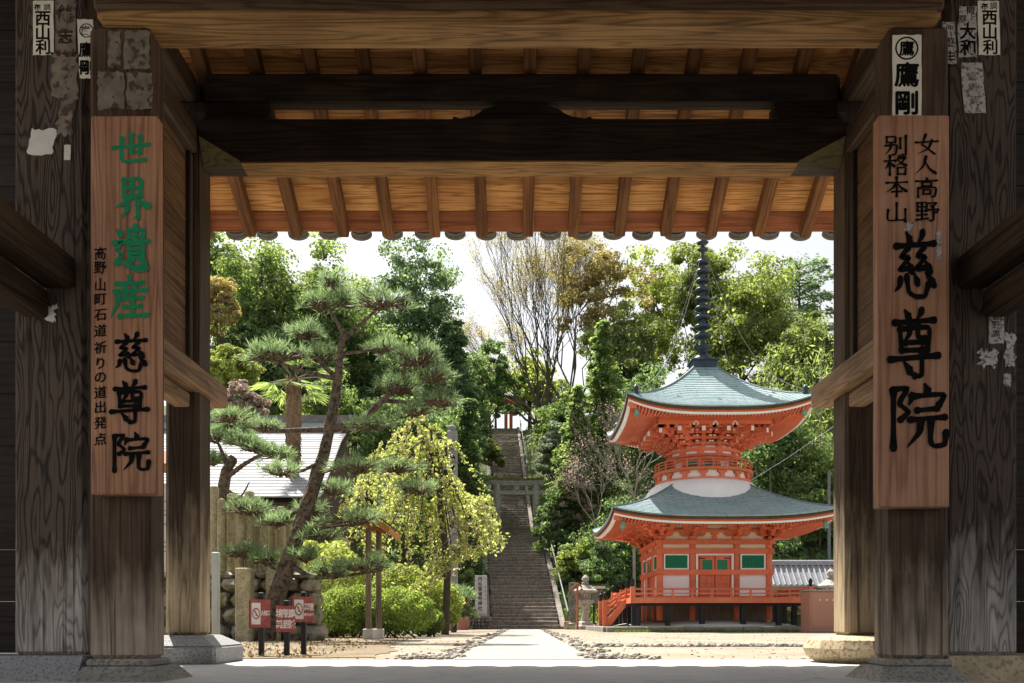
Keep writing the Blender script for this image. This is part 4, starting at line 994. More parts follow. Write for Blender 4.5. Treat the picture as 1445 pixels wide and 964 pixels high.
def blob_points(c, r, nclump, per, rg, low=-0.75, rc=0.2, inner=2.4, lump=0.25):
    """points of a lumpy crown and the clump centres"""
    a = unit(rg.normal(size=(nclump * 2, 3))); a = a[a[:, 2] > low][:nclump]
    ph = rg.uniform(0, 6, 3)
    lumps = 1 + lump * np.sin(a[:, :1] * 4 + ph[0]) * np.cos(a[:, 2:3] * 3.5 + ph[1]) + rg.uniform(-lump, lump * 0.6, size=(len(a), 1)) * 0.7
    cc = np.array(c) + a * np.array(r) * rg.uniform(0.15, 1, size=(len(a), 1)) ** (1 / inner) * lumps
    rr = np.mean(r) * rc * rg.uniform(0.6, 1.5, size=(len(cc), 1))
    pts = np.repeat(cc, per, 0) + ball(len(cc) * per, rg) ** 1 * np.repeat(rr, per, 0) * np.array([1.15, 1.15, 0.62])
    return pts, cc
def limbs(b, base, c, ends, r0, rg, n=6, wob=0.12):
    """trunk from base to crown, limbs to some clump centres"""
    base = Vector(base); c = Vector(c); H_ = (c - base).length
    mid = [base.lerp(c, q) + Vector((rg.normal() * wob * H_ * 0.12, rg.normal() * wob * H_ * 0.12, 0)) * math.sin(q * 3) for q in (0, .3, .6, 1.0)]
    b.tube(mid, [r0, r0 * .8, r0 * .6, r0 * .35], 8)
    for e in ends:
        e = Vector(e); q = rg.uniform(0.4, 0.95); s = mid[0].lerp(mid[-1], q) if q < .99 else mid[-1]
        i = min(2, int(q / (1 / 3))); s = mid[i].lerp(mid[i + 1], min(1, max(0, (q - (0, .3, .6)[i]) / (.3, .3, .4)[i])))
        m = s.lerp(e, .5) + Vector((0, 0, -0.08 * (e - s).length)) + Vector(rg.normal(size=3)) * 0.05 * (e - s).length
        b.tube([s, m, e], [r0 * .32, r0 * .2, r0 * .06], 5)
LM = {
 'mid': leaf('leaf_mid_green', (0.132, 0.231, 0.073), (0.251, 0.357, 0.125), .62, tcol=(2.0, 1.85, .95)),
 'dark': leaf('leaf_dark_green', (0.105, 0.215, 0.082), (0.198, 0.335, 0.127), 0.6, tcol=(2.0, 1.8, 1.0)),
 'blue': leaf('leaf_cedar', (0.099, 0.204, 0.104), (0.184, 0.319, 0.151), 0.58, tcol=(2.0, 1.8, 1.1)),
 'cedar': leaf('leaf_fresh_cedar', (0.132, 0.244, 0.073), (0.237, 0.364, 0.119), 0.62, tcol=(2.0, 1.8, .95)),
 'bright': leaf('leaf_bright', (0.189, 0.289, 0.083), (0.354, 0.437, 0.142), 0.6),
 'yellow': leaf('leaf_young_yellow', (0.342, 0.413, 0.118), (0.590, 0.637, 0.236), 0.58, tcol=(1.6, 1.55, .85)),
 'lime': leaf('leaf_lime', (0.260, 0.354, 0.077), (0.425, 0.507, 0.142), 0.55, tcol=(1.7, 1.6, .8)),
 'olive': leaf('leaf_olive_brown', (0.260, 0.218, 0.124), (0.366, 0.354, 0.177), 0.6),
 'amber': leaf('leaf_amber', (0.378, 0.330, 0.142), (0.543, 0.484, 0.236), 0.5),
 'pink': leaf('leaf_dusty_pink', (0.413, 0.319, 0.260), (0.543, 0.460, 0.366), 0.45, tcol=(1.3, 1.15, 1.0)),
 'pale': leaf('leaf_pale_grey_green', (0.201, 0.283, 0.165), (0.472, 0.519, 0.389), 0.4, tcol=(1.3, 1.3, 1.0)),
 'needle': leaf('pine_needle', (.155, .25, .12), (.33, .42, .22), 0.5, big=0.25, tcol=(1.4, 1.5, 1.0)),
 'bamboo': leaf('leaf_bamboo', (0.153, 0.248, 0.077), (0.295, 0.378, 0.130), 0.6),
 'hedge': leaf('leaf_hedge', (0.142, 0.248, 0.041), (0.330, 0.437, 0.071), 0.5),
 'petal': leaf('cherry_calyx', (0.590, 0.425, 0.354), (0.708, 0.566, 0.472), 0.4, tcol=(1.2, 1, .9)),
 'dry': leaf('dry_leaf', (.17, .11, .055), (.30, .21, .11), 0.2)}
def ground_at(x, y): return max(0.0, hz(x, y)) if y > 37.6 else 0.0
def broad(name, label, px, yt, yb, hw, Y, mat, seed, nc=90, per=110, ls=0.15, trunk='barkdark', rc=0.2, depth=1.0, lump=0.25, low=-0.75, r0=None, group=None):
    rg = np.random.default_rng(seed); t_, b_ = at(px, yt, Y), at(px, yb, Y); rx = hw * Y / F
    c = Vector((t_.x, Y, (t_.z + b_.z) / 2)); rz = max(0.3, (t_.z - b_.z) / 2)
    gz = ground_at(c.x, Y); base = Vector((c.x, Y, gz - 0.1))
    o = thing(name, base, label, 'shrub' if 'shrub' in name else 'tree', group)
    pts, cc = blob_points(c, (rx, rx * depth, rz), int(nc * 1.7), int(per * 1.35), rg, rc=rc, lump=lump, low=low)
    b = B(); ends = cc[rg.permutation(len(cc))[:16]]
    limbs(b, base, c + Vector((0, 0, rz * 0.45)), ends, r0 or max(0.05, rx * 0.075), rg); b.build('trunk', trunk, o)
    nrm = unit(pts - np.repeat(cc, len(pts) // len(cc), 0)) + 0.35 * unit(pts - np.array(c)) + np.array([0, 0, .25])
    leafobj('crown', pts, ls, ls * 0.6, LM[mat], o, base, rg, normal=nrm)
    return o
def conifer(name, label, px, yt, yb, hw, Y, mat, seed, nb=70, per=130, ls=0.22, gap=0.0, droop=0.25, top=0.12, trunk='barkdark', power=0.8):
    rg = np.random.default_rng(seed); t_, b_ = at(px, yt, Y), at(px, yb, Y); rx = hw * Y / F
    gz = ground_at(t_.x, Y); base = Vector((t_.x, Y, gz - 0.1)); H_ = t_.z - b_.z
    o = thing(name, base, label, 'tree'); b = B()
    b.tube([base, Vector((t_.x, Y, b_.z + H_ * .4)), Vector((t_.x, Y, t_.z))], [max(.12, rx * .09), max(.08, rx * .06), 0.03], 8)
    P_, D_ = [], []
    for i in range(nb):
        q = (i + rg.uniform()) / nb; z = b_.z + H_ * q; L = rx * (top + (1 - top) * (1 - q) ** power) * rg.uniform(0.65, 1.15)
        if rg.uniform() < gap: L *= 0.45
        a = i * 2.4 + rg.uniform(-.5, .5); dx, dy = math.cos(a), math.sin(a)
        s = Vector((t_.x, Y, z)); e = s + Vector((dx * L, dy * L, -droop * L + 0.12 * L))
        b.tube([s, s.lerp(e, .5) + Vector((0, 0, .06 * L)), e], [0.03 + .015 * rx, 0.025, 0.01], 4)
        m = int(per * 1.8); tt = rg.uniform(0.18, 1.05, size=(m, 1)) ** 0.8
        wdt = L * 0.30 * (1.15 - tt)
        pp = np.array(s) + (np.array(e) - np.array(s)) * tt + rg.normal(size=(m, 3)) * np.concatenate([wdt + .05, wdt + .05, wdt * 0.35 + .05], 1)
        pp[:, 2] += 0.06 * L * np.sin(tt[:, 0] * 3.1)
        P_.append(pp); D_.append(np.tile(np.array([[dx, dy, -0.35]]), (m, 1)))
    b.build('trunk', trunk, o)
    leafobj('crown', np.concatenate(P_), ls, ls * 0.42, LM[mat], o, base, rg, direction=np.concatenate(D_), spread=0.55)
    return o
def grow(b, p, d, L, r, lev, rg, tips, spread=0.5, kids=(2, 3), up=0.15, shrink=0.74, n=5):
    p = Vector(p); d = Vector(d).normalized()
    m = p + d * L * .5 + Vector(rg.normal(size=3)) * L * .05; e = p + d * L + Vector(rg.normal(size=3)) * L * .07 + Vector((0, 0, up * L * .2))
    b.tube([p, m, e], [r, r * .85, r * .66], max(3, n), False)
    if lev == 0: tips.append(e); return
    for k in range(rg.integers(kids[0], kids[1] + 1)):
        nd = d + Vector(rg.normal(size=3)) * spread + Vector((0, 0, up))
        grow(b, m.lerp(e, rg.uniform(0.3, 1)) if k else e, nd, L * shrink * rg.uniform(.8, 1.15), r * .62, lev - 1, rg, tips, spread, kids, up, shrink, n - 1)

# ------------------------------------------------------------------ background trees
broad('broadleaf_tree', 'large rounded mid green tree at upper left against the sky', 372, 345, 560, 78, 46, 'mid', 1, 120, 130, .17)
broad('broadleaf_tree', 'amber young-leaved tree at the far left beside the gate post', 306, 385, 480, 30, 41, 'amber', 2, 50, 90, .14)
broad('broadleaf_tree', 'dark green tree filling the left edge behind the bright shrubs', 335, 455, 620, 62, 43, 'dark', 3, 90, 110, .16)
broad('broadleaf_tree', 'airy green tree with thin top just right of the rounded one', 455, 352, 600, 62, 47, 'mid', 4, 95, 110, .17, lump=.35, rc=.19)
broad('broadleaf_tree', 'broad dark green tree behind the garden pine', 520, 455, 660, 92, 49, 'dark', 5, 120, 120, .18)
broad('broadleaf_tree', 'mid green tree between the garden pine and the tall cedar', 575, 560, 700, 70, 42, 'dark', 6, 90, 100, .15)
broad('cedar_tree', 'tall dark cedar with open feathery top left of the stairway', 592, 325, 570, 58, 52, 'blue', 7, 95, 110, .17, lump=.38, rc=.17, low=-.95, r0=.2)
broad('broadleaf_tree', 'mid green tree filling the gap behind the middle of the garden pine', 500, 425, 640, 72, 51, 'mid', 71, 110, 120, .17)
broad('broadleaf_tree', 'leafy dark tree between the tall cedar and the stairway top', 652, 475, 660, 46, 54, 'dark', 72, 80, 110, .17, lump=.35)
broad('broadleaf_tree', 'tall green tree at the left edge just under the eaves', 322, 338, 480, 46, 52, 'mid', 73, 80, 110, .18)
broad('broadleaf_tree', 'green tree low behind the hall ridge at left', 400, 470, 620, 80, 45, 'dark', 74, 100, 110, .15)
broad('broadleaf_tree', 'yellowish green tree behind the fresh green cedar', 880, 430, 620, 55, 57, 'bamboo', 75, 90, 110, .18, lump=.35)
broad('green_shrub', 'leafy green bush on the slope right of the stairway top', 790, 560, 680, 34, 54, 'cedar', 76, 60, 100, .16)
conifer('cedar_tree', 'dense dark cedar close to the left of the stairway', 640, 455, 760, 56, 48, 'blue', 8, 90, 150, .24, top=.25)
conifer('cypress_tree', 'dark cypress hanging over the left edge of the lower steps', 660, 565, 850, 34, 42, 'dark', 9, 90, 130, .17, top=.3)
broad('broadleaf_tree', 'sparse dark tree at the top left of the stairway', 690, 490, 600, 40, 60, 'dark', 10, 60, 70, .2, lump=.4, rc=.16)
broad('maple_tree', 'light green maple spray leaning over the left of the upper steps', 694, 618, 664, 17, 50, 'bright', 11, 22, 70, .14, rc=.28)
broad('broadleaf_tree', 'yellow green tree glowing behind the top of the stairway', 748, 505, 600, 46, 74, 'lime', 12, 70, 90, .24, lump=.35)
broad('broadleaf_tree', 'yellow green tree half hidden right of the stairway top', 700, 520, 585, 30, 76, 'yellow', 13, 40, 70, .22)
broad('broadleaf_tree', 'brown tinged tall tree under the centre right of the eaves', 845, 335, 520, 62, 60, 'olive', 14, 85, 70, .18, lump=.4, rc=.15, trunk='barkgrey', low=-.95)
broad('broadleaf_tree', 'thin yellow green tall tree behind the pagoda spire', 925, 330, 560, 50, 62, 'lime', 15, 80, 65, .2, lump=.45, rc=.15, trunk='barkgrey', low=-.95)
broad('camphor_tree', 'bright green camphor crown right of the pagoda spire', 1050, 372, 560, 72, 56, 'bright', 16, 75, 260, .19, rc=.26, lump=.32)
broad('camphor_tree', 'upper bright green crown touching the eaves beside the spire', 990, 340, 500, 44, 58, 'bright', 17, 55, 200, .19, rc=.26, lump=.32)
conifer('cedar_tree', 'dark grey green tree at the far right against the sky', 1128, 372, 620, 62, 68, 'blue', 18, 70, 130, .24, top=.5, power=.45, droop=.05)
broad('broadleaf_tree', 'pale green tree at right between the pagoda roof and gate post', 1140, 450, 600, 44, 50, 'bamboo', 19, 70, 110, .17)
broad('broadleaf_tree', 'dark green tree behind the upper storey of the pagoda', 1090, 560, 740, 70, 46, 'dark', 20, 100, 110, .16)
broad('broadleaf_tree', 'deep green thicket tree above the tiled wall at right', 1150, 610, 800, 52, 44, 'mid', 21, 90, 110, .15)
broad('broadleaf_tree', 'shadowed tree left of the pagoda roofs', 900, 520, 700, 60, 50, 'dark', 22, 90, 100, .17)
broad('broadleaf_tree', 'dark thicket tree behind the lower storey of the pagoda', 900, 690, 850, 70, 43, 'dark', 23, 100, 100, .13)
broad('broadleaf_tree', 'dark green thicket tree behind the right of the lower storey', 1040, 700, 840, 90, 44, 'dark', 36, 100, 100, .14)
conifer('cedar_tree', 'fresh green cedar standing between the stairway and pagoda', 850, 455, 700, 62, 47, 'cedar', 24, 95, 150, .19, top=.08, power=.85, gap=.15)
conifer('cedar_tree', 'second fresh green cedar lower beside the bare tree', 815, 545, 720, 46, 46, 'cedar', 25, 80, 120, .18, top=.08, gap=.15)
broad('flowering_shrub', 'pale grey green camellia shrub right of the upper steps', 782, 600, 690, 28, 51, 'pale', 26, 50, 90, .15, depth=.8)
broad('flowering_shrub', 'pink tinged shrub right of the torii', 815, 640, 760, 40, 46, 'pink', 27, 60, 60, .12, rc=.16, depth=.8)
broad('green_shrub', 'dark green shrub right of the torii post', 785, 690, 790, 28, 46, 'dark', 28, 50, 90, .13, depth=.8)
broad('green_shrub', 'bright green shrub on the bank right of the lower steps', 808, 760, 850, 32, 42, 'bright', 29, 50, 100, .12, depth=.8)
broad('green_shrub', 'dark rounded shrub behind the stone lantern', 850, 770, 880, 36, 40.5, 'dark', 30, 50, 100, .12)
broad('green_shrub', 'lime green shrub by the gate post at left', 322, 490, 560, 38, 34, 'lime', 31, 50, 110, .11)
broad('green_shrub', 'russet flowering shrub under the lime green one at left', 340, 545, 605, 32, 31, 'pink', 32, 40, 90, .09)
broad('green_shrub', 'mid green shrub behind the palm at left', 450, 540, 640, 60, 38, 'mid', 33, 70, 100, .13)
broad('green_shrub', 'dark shrub at the left foot of the stairway', 662, 800, 875, 18, 38.5, 'mid', 34, 30, 90, .10)
# two bare vase-shaped zelkovas and the bare cherry beside the pagoda
def bare(name, label, px, py, Y, seed, dirs, L, r, lev, mat, leafm=None, ln=3, ls=.13, spread=.28, up=.12, kids=(2, 3), shrink=.74, zbase=None):
    rg = np.random.default_rng(seed); p = at(px, py, Y); gz = ground_at(p.x, Y)
    base = Vector((p.x, Y, min(gz, p.z) - .1)); o = thing(name, base, label, 'tree'); b = B(); tips = []
    b.tube([base, base.lerp(p, .5), p], [r * 1.6, r * 1.35, r * 1.15], 8)
    for d in dirs: grow(b, p, d, L * min(1.1, Vector(d).length) * rg.uniform(.85, 1.15), r * .75, lev, rg, tips, spread, kids, up, shrink)
    b.build('trunk', mat, o)
    if leafm:
        T = np.array([tuple(t) for t in tips]); pts = np.repeat(T, ln, 0) + rg.normal(size=(len(T) * ln, 3)) * ls * 2.2
        leafobj('crown', pts, ls, ls * .6, LM[leafm], o, base, rg)
    return o
fan = [(-.38, .1, .46), (-.37, -.2, .70), (-.30, .2, .90), (-.13, -.15, 1.05), (-.03, .2, 1.1), (.1, -.1, 1.05), (.2, .1, .9), (-.48, .1, .34), (.05, 0, 1.1), (-.2, .1, .6)]
bare('zelkova_tree', 'bare vase-shaped tree with fine branches above the stairway', 768, 600, 64, 41, fan, 3.9, .12, 6, 'barkbrown', 'olive', 9, .09, spread=.17, shrink=.78)
bare('zelkova_tree', 'second bare tree whose limbs cross the first near the cedar', 806, 590, 60, 42, [(-.5, .1, 1), (-.2, .1, 1.1), (.1, -.1, 1.1), (.4, .1, 1), (-.05, .2, 1.2)], 3.5, .11, 6, 'barkbrown', 'olive', 9, .09, spread=.17, shrink=.78)
bare('bare_cherry_tree', 'pale leafless tree left of the pagoda roof', 895, 700, 39.5, 43, [(-.6, -.1, .8), (-.3, .2, 1), (.1, 0, 1.1), (.35, .1, .9), (-.8, .1, .5)], 1.2, .045, 5, 'barkpale', 'pink', 2, .06, spread=.30, shrink=.78)
bare('bare_cherry_tree', 'thin pale branched tree on the bank above the lantern', 840, 740, 42, 44, [(-.6, 0, .7), (-.2, .1, 1), (.3, 0, .9), (.7, .1, .6)], 1.2, .04, 5, 'barkpale', 'pink', 3, .07, spread=.32, shrink=.78)
bare('branching_tree', 'dark curving maple at the top right of the stairway', 757, 600, 66, 45, [(-.5, 0, 1), (.1, .2, 1), (.5, 0, .8), (-.9, 0, .6)], 1.7, .15, 4, 'barkdark', 'lime', 5, .22, spread=.35)
# bamboo grove at right: canes with leaves
rgb_ = np.random.default_rng(51)
for k in range(14):
    px = 1062 + k * 8.2 + rgb_.uniform(-4, 4); Yk = 46 + rgb_.uniform(-2.5, 4); base = at(px, 800, Yk); base.z = ground_at(base.x, Yk)
    Hh = rgb_.uniform(7.5, 10.5); o = thing('bamboo_cane', base, ('leafy bamboo stem in the grove behind the pagoda and right gate post'), 'bamboo', 'bamboo in the grove at right')
    lean = rgb_.uniform(-.8, .8); b = B(); P_ = [base + Vector((lean * q * q, 0, Hh * q)) for q in (0, .25, .5, .75, 1)]
    b.tube(P_, [.06, .055, .045, .03, .01], 6); b.build('cane', 'barkpale', o)
    q = rgb_.uniform(.3, 1, size=(420, 1)); C = np.array(base) + np.concatenate([lean * q * q, 0 * q, Hh * q], 1) + rgb_.normal(size=(420, 3)) * np.array([.45, .45, .3])
    leafobj('foliage', C, .26, .07, LM['bamboo' if k % 3 else 'mid'], o, base, rgb_, direction=np.tile([[0, 0, -.6]], (420, 1)), spread=.9)
# ground cover on the slope, grass on the bank
rg = np.random.default_rng(61); n = 42000
X_ = rg.uniform(-24, 24, n); Y_ = 37.8 + 30 * rg.uniform(size=n) ** 1.2
keep = np.abs(X_ - (0.405 - 0.048 * (Y_ - 37.5))) > 1.75; X_, Y_ = X_[keep], Y_[keep]
Z_ = np.array([hz(a, c) for a, c in zip(X_, Y_)]) + rg.uniform(0, .55, len(X_)) ** 1.5
o = leafobj('undergrowth', np.stack([X_, Y_, Z_], 1), .24, .13, LM['dark'], None, (0, 40, 0), rg); props(o, 'low leafy undergrowth covering the wooded slope', 'undergrowth', kind='stuff')
n = 5000; X_ = rg.uniform(2.05, 4.2, n); Y_ = rg.uniform(38.2, 43, n); Z_ = np.array([hz(a, c) for a, c in zip(X_, Y_)]) + rg.uniform(0, .3, n)
o = leafobj('bank_grass', np.stack([X_, Y_, Z_], 1), .32, .05, M['grass'], None, (3, 40, 0), rg, direction=np.tile([[0, 0, 1.0]], (n, 1)), spread=.5); props(o, 'fresh green grass on the bank right of the steps', 'grass', kind='stuff')
n = 2600; X_ = rg.uniform(2.9, 9.5, n); Y_ = 26.05 + rg.uniform(0, .3, n); o = leafobj('kerb_grass', np.stack([X_, Y_, rg.uniform(0, .05, n)], 1), .10, .015, M['grass'], None, (6, 26, 0), rg, direction=np.tile([[0, 0, 1.0]], (n, 1)), spread=.6)
props(o, 'short grass along the pagoda platform kerb', 'grass', kind='stuff')
n = 2600; X_ = rg.uniform(-6, -1.7, n); Y_ = 7.3 + rg.uniform(0, 1, n) ** 1.6 * 9; o = leafobj('fallen_leaves', np.stack([X_, Y_, rg.uniform(.008, .022, n)], 1), .032, .02, LM['dry'], None, (-4, 10, 0), rg, flat=.0); props(o, 'dry fallen leaves scattered over the dirt bed', 'leaves', kind='stuff')
#SECTION

# ------------------------------------------------------------------ stairway, torii, rails
ST = bpy.data.objects.new('stone_stairway', None); ST.location = (xc(37.5), 37.5, 0); COL.objects.link(ST); props(ST, kind='structure')
rs = random.Random(3)
def step(y, z, hw, dep=0.5, tall=0.22):
    c = xc(y); b = B()
    b.cbox(c - hw + rs.uniform(-.05, .05), c + hw + rs.uniform(-.05, .05), y + rs.uniform(-.03, .03), y + dep, z - tall, z + rs.uniform(-.02, .02), b=0.022, jit=.018)
    b.build('step', 'stepstone', ST)
for i in range(30): step(37.5 + i * 0.372, 0.168 * (i + 1), 1.47)
B().cbox(xc(49) - 1.6, xc(49) + 1.6, 48.7, 50.2, 4.7, 5.06, b=.02).build('landing', 'stepstone', ST)
for i in range(58): step(50.1 + i * 0.293, 5.06 + 0.170 * (i + 1), 1.06, 0.45)
for sg in (-1, 1):                                            # sloping edge stones
    for i in range(12):
        ya, yb = 37.4 + i * .94, 37.4 + (i + 1) * .94 - .015; x = lambda yy: xc(yy) + sg * 1.6
        za, zb = .45 * (ya - 37.4) + .12, .45 * (yb - 37.4) + .12
        B().add([(x(ya) - .11, ya, za), (x(ya) + .11, ya, za), (x(yb) + .11, yb, zb), (x(yb) - .11, yb, zb), (x(ya) - .11, ya, za - .5), (x(ya) + .11, ya, za - .5), (x(yb) + .11, yb, zb - .5), (x(yb) - .11, yb, zb - .5)],
                [(0, 1, 2, 3), (7, 6, 5, 4), (4, 5, 1, 0), (6, 7, 3, 2), (5, 6, 2, 1), (7, 4, 0, 3)]).build('edge_stone', 'stepstone', ST)
    for i in range(17):
        ya, yb = 50.2 + i, 51.19 + i; x = lambda yy: xc(yy) + sg * 1.18
        za, zb = 5.25 + .58 * (ya - 50.2), 5.25 + .58 * (yb - 50.2)
        B().add([(x(ya) - .1, ya, za), (x(ya) + .1, ya, za), (x(yb) + .1, yb, zb), (x(yb) - .1, yb, zb), (x(ya) - .1, ya, za - .7), (x(ya) + .1, ya, za - .7), (x(yb) + .1, yb, zb - .7), (x(yb) - .1, yb, zb - .7)],
                [(0, 1, 2, 3), (7, 6, 5, 4), (4, 5, 1, 0), (6, 7, 3, 2), (5, 6, 2, 1), (7, 4, 0, 3)]).build('edge_stone', 'stepstone', ST)
def rail(label, off, y0, y1, z0, z1, nposts, h=.85, r=.035):
    t = thing('pipe_handrail', (xc(y0) + off, y0, z0), label, 'handrail'); p0, p1 = Vector((xc(y0) + off, y0, z0 + h)), Vector((xc(y1) + off, y1, z1 + h))
    B().tube([p0 - Vector((0, .25, .12)), p0, p1, p1 + Vector((0, .3, 0))], r, 8).build('rail', 'steel', t)
    for i in range(nposts):
        p = p0.lerp(p1, i / (nposts - 1)); B().tube([p - Vector((0, 0, h + .25)), p], r * .9, 7).build('post', 'steel', t)
    return t
rail('galvanised handrail along the right edge of the lower steps', 1.75, 37.2, 48.2, 0.0, 4.85, 6)
rail('galvanised handrail along the left edge of the lower steps', -1.75, 37.2, 48.2, 0.0, 4.85, 6)
rail('galvanised handrail at the right of the upper steps', 1.32, 58.0, 66.5, 9.8, 14.6, 5)
o = thing('gate_stub', (xc(37.3) + 1.75, 37.05, 0), 'squat brown stone post at the foot of the right handrail', 'post'); B().cbox(xc(37.3) + 1.6, xc(37.3) + 1.9, 36.9, 37.2, -.02, .34, b=.03).build('block', 'rustmetal', o)
TOR = thing('stone_torii', (0.0, 49.3, 5.06), 'mossy grey stone torii on the landing halfway up the stairway', 'torii')
for x in (-1.06, 1.15):
    B().tube([(x * 1.03, 49.3, 4.95), (x, 49.3, 6.6), (x * .97, 49.3, 7.95)], [.225, .205, .19], 14).build('pillar', 'lantern', TOR, smooth=True)
    B().lathe((x * 1.03, 49.3, 5.0), [(.33, 0), (.34, .12), (.27, .2), (.2, .22)], 12).build('base_stone', 'stone', TOR)
n = 10; kp = [(-1.72 + 3.28 * i / n, 0.07 * abs(2 * i / n - 1) ** 2) for i in range(n + 1)]
B().prism_y(([(x, 8.02 + u) for x, u in kp] + [(x, 8.16 + u) for x, u in kp[::-1]]), 49.1, 49.5).build('top_lintel', 'lantern', TOR)
B().prism_y(([(x, 8.162 + u) for x, u in kp] + [(x, 8.26 + u) for x, u in kp[::-1]]), 49.04, 49.56).build('mossy_cap', plain('moss', (.16, .15, .02), .95, .4, 9, .8), TOR)
B().prism_y(([(x * .95, 7.90 + u) for x, u in kp] + [(x * .95, 8.018 + u) for x, u in kp[::-1]]), 49.13, 49.47).build('under_lintel', 'lantern', TOR)
B().cbox(-1.75, 1.8, 49.2, 49.4, 7.38, 7.62, b=.02).build('tie_beam', 'lantern', TOR)
B().cbox(-.12, .18, 49.18, 49.42, 7.622, 7.90, b=.02).build('centre_block', 'lantern', TOR)
SG = thing('shrine_gate', (xc(68), 68.6, 15.0), 'small vermilion shrine gate at the very top of the stairway', 'gate')
for x in (-2.75, -2.3, -.77, -.38): B().cbox(x - .13, x + .13, 68.5, 68.8, 14.7, 17.3, b=.02).build('post', 'verm', SG)
B().cbox(-3.1, -.1, 68.45, 68.85, 17.3, 17.55, b=.02).build('beam', 'verm', SG); B().cbox(-2.9, -.2, 68.55, 68.75, 16.7, 16.85, b=.02).build('beam', 'verm', SG)
B().frustum(-3.7, .5, 67.4, 70.0, 17.56, -3.0, -.2, 68.6, 68.9, 18.2).build('roof', 'tile', SG)

# ------------------------------------------------------------------ stone lantern, markers, walls, pillar
def stone_lantern(x, y, label, s=1.0, group=None):
    t = thing('stone_lantern', (x, y, 0), label, 'lantern', group); L = lambda name, prof, n=6: B().lathe((x, y, 0), [(r * s, z * s) for r, z in prof], n).build(name, 'lantern', t)
    L('base', [(.42, 0), (.42, .14), (.34, .20), (.30, .30), (.22, .34)])
    L('shaft', [(.19, .335), (.15, .55), (.14, .75), (.17, .95), (.24, 1.04)], 12)
    L('platform', [(.24, 1.041), (.36, 1.14), (.36, 1.22), (.2, 1.24)])
    b = B()
    for k in range(6):
        a = math.pi / 6 + k * math.pi / 3; b.box(x + s * .2 * math.cos(a) - .04 * s, x + s * .2 * math.cos(a) + .04 * s, y + s * .2 * math.sin(a) - .04 * s, y + s * .2 * math.sin(a) + .04 * s, 1.242 * s, 1.50 * s)
    b.box(x - .15 * s, x + .15 * s, y - .15 * s, y + .15 * s, 1.243 * s, 1.31 * s); b.box(x - .13 * s, x + .13 * s, y - .13 * s, y + .13 * s, 1.311 * s, 1.49 * s)
    b.build('fire_box', 'lantern', t)
    B().box(x - .07 * s, x + .07 * s, y - .2 * s, y - .185 * s, 1.33 * s, 1.46 * s).build('light_opening', 'signwhite', t)
    L('cap', [(.3, 1.50), (.48, 1.53), (.50, 1.60), (.38, 1.68), (.22, 1.80), (.12, 1.85)])
    L('jewel', [(.1, 1.851), (.17, 1.91), (.10, 1.95), (.16, 2.04), (.14, 2.12), (.02, 2.24)], 10)
    return t
p = at(826, 888, 35.5); stone_lantern(p.x, 35.5, 'weathered stone lantern between the stairway and pagoda', .98)
stone_lantern(at(1172, 880, 37.5).x, 37.5, 'stone lantern half hidden by the right gate post', 1.15)
def upright(name, label, px0, px1, yt, yb, Y, mat, cat, thick=.25, cap=None, z0=None):
    a, c = at(px0, yt, Y), at(px1, yb, Y); t = thing(name, ((a.x + c.x) / 2, Y, c.z if z0 is None else z0), label, cat)
    B().cbox(a.x, c.x, Y, Y + thick, c.z if z0 is None else z0, a.z, b=.015).build('slab', mat, t); return t, a, c
t, a, c = upright('stone_marker', 'upright grey stone marker carved with characters at the left foot of the steps', 670, 687, 812, 871, 36.6, 'markerstone', 'stone marker')
b = B()
for i, ch in enumerate('丹生官省符神社'): put_text(b, ch, (a.x + c.x) / 2 - .03, 36.595, a.z - .16 - i * .20, .19, .02, .08)
b.build('carved_lettering', 'ink', t)
b = B()
for i, ch in enumerate('世界遺産高野山'): put_text(b, ch, c.x - .06, 36.595, a.z - .14 - i * .17, .07, .012)
b.build('small_lettering', 'tile', t)
WL = thing('rubble_wall', (at(668, 0, 36.5).x, 36.4, 0), 'low dark rubble wall under the carved stone marker', 'wall')
rw = random.Random(5); xw0, xw1 = at(648, 0, 36.3).x, at(692, 0, 36.3).x
k = 0
for r_, z in enumerate((.06, .21, .35, .47)):
    x = xw0 + rw.uniform(0, .1)
    while x < xw1 - .05:
        w_ = rw.uniform(.10, .19); B().rock((x + w_ / 2, 36.3 + rw.uniform(-.05, .05) + r_ * .03, z), (w_ * .56, .16, .09), k, .9).build('stone', 'rubble', WL); x += w_; k += 1
B().box(xw0, xw1, 36.45, 37.2, -.02, .47).build('core', 'rubble', WL)
# tall inscribed pillar
PYY = 30.0; a = at(630, 607, PYY); c = at(645.5, 607, PYY); xm = (a.x + c.x) / 2; zt = a.z; hw = (c.x - a.x) / 2
t = thing('stone_pillar', (xm, PYY, 0), 'tall slender stone pillar with black brush characters behind the weeping tree', 'pillar')
zs = [0, 1.2, 2.4, 3.3, 4.05, 4.75, 5.25, 5.72, 6.15, zt]; 
for i in range(len(zs) - 1): B().cbox(xm - hw * (1 - .012 * i), xm + hw * (1 - .012 * i), PYY, PYY + .36, zs[i] + .006, zs[i + 1] - .006, b=.03).build('block', 'stone', t)
B().lathe((xm, PYY + .18, zt), [(.1, -.01), (.08, .04), (.13, .08), (.14, .14), (.09, .2), (.02, .22)], 12).build('top_knob', 'stone', t, smooth=True)
b = B()
for zz, ch in ((6.31, '従'), (5.93, 'ム'), (5.48, '是'), (5.0, '文'), (4.4, '一'), (3.6, '本')): put_text(b, ch, xm, PYY - .003, zz, .26, .035, .12)
b.build('lettering', 'ink', t)
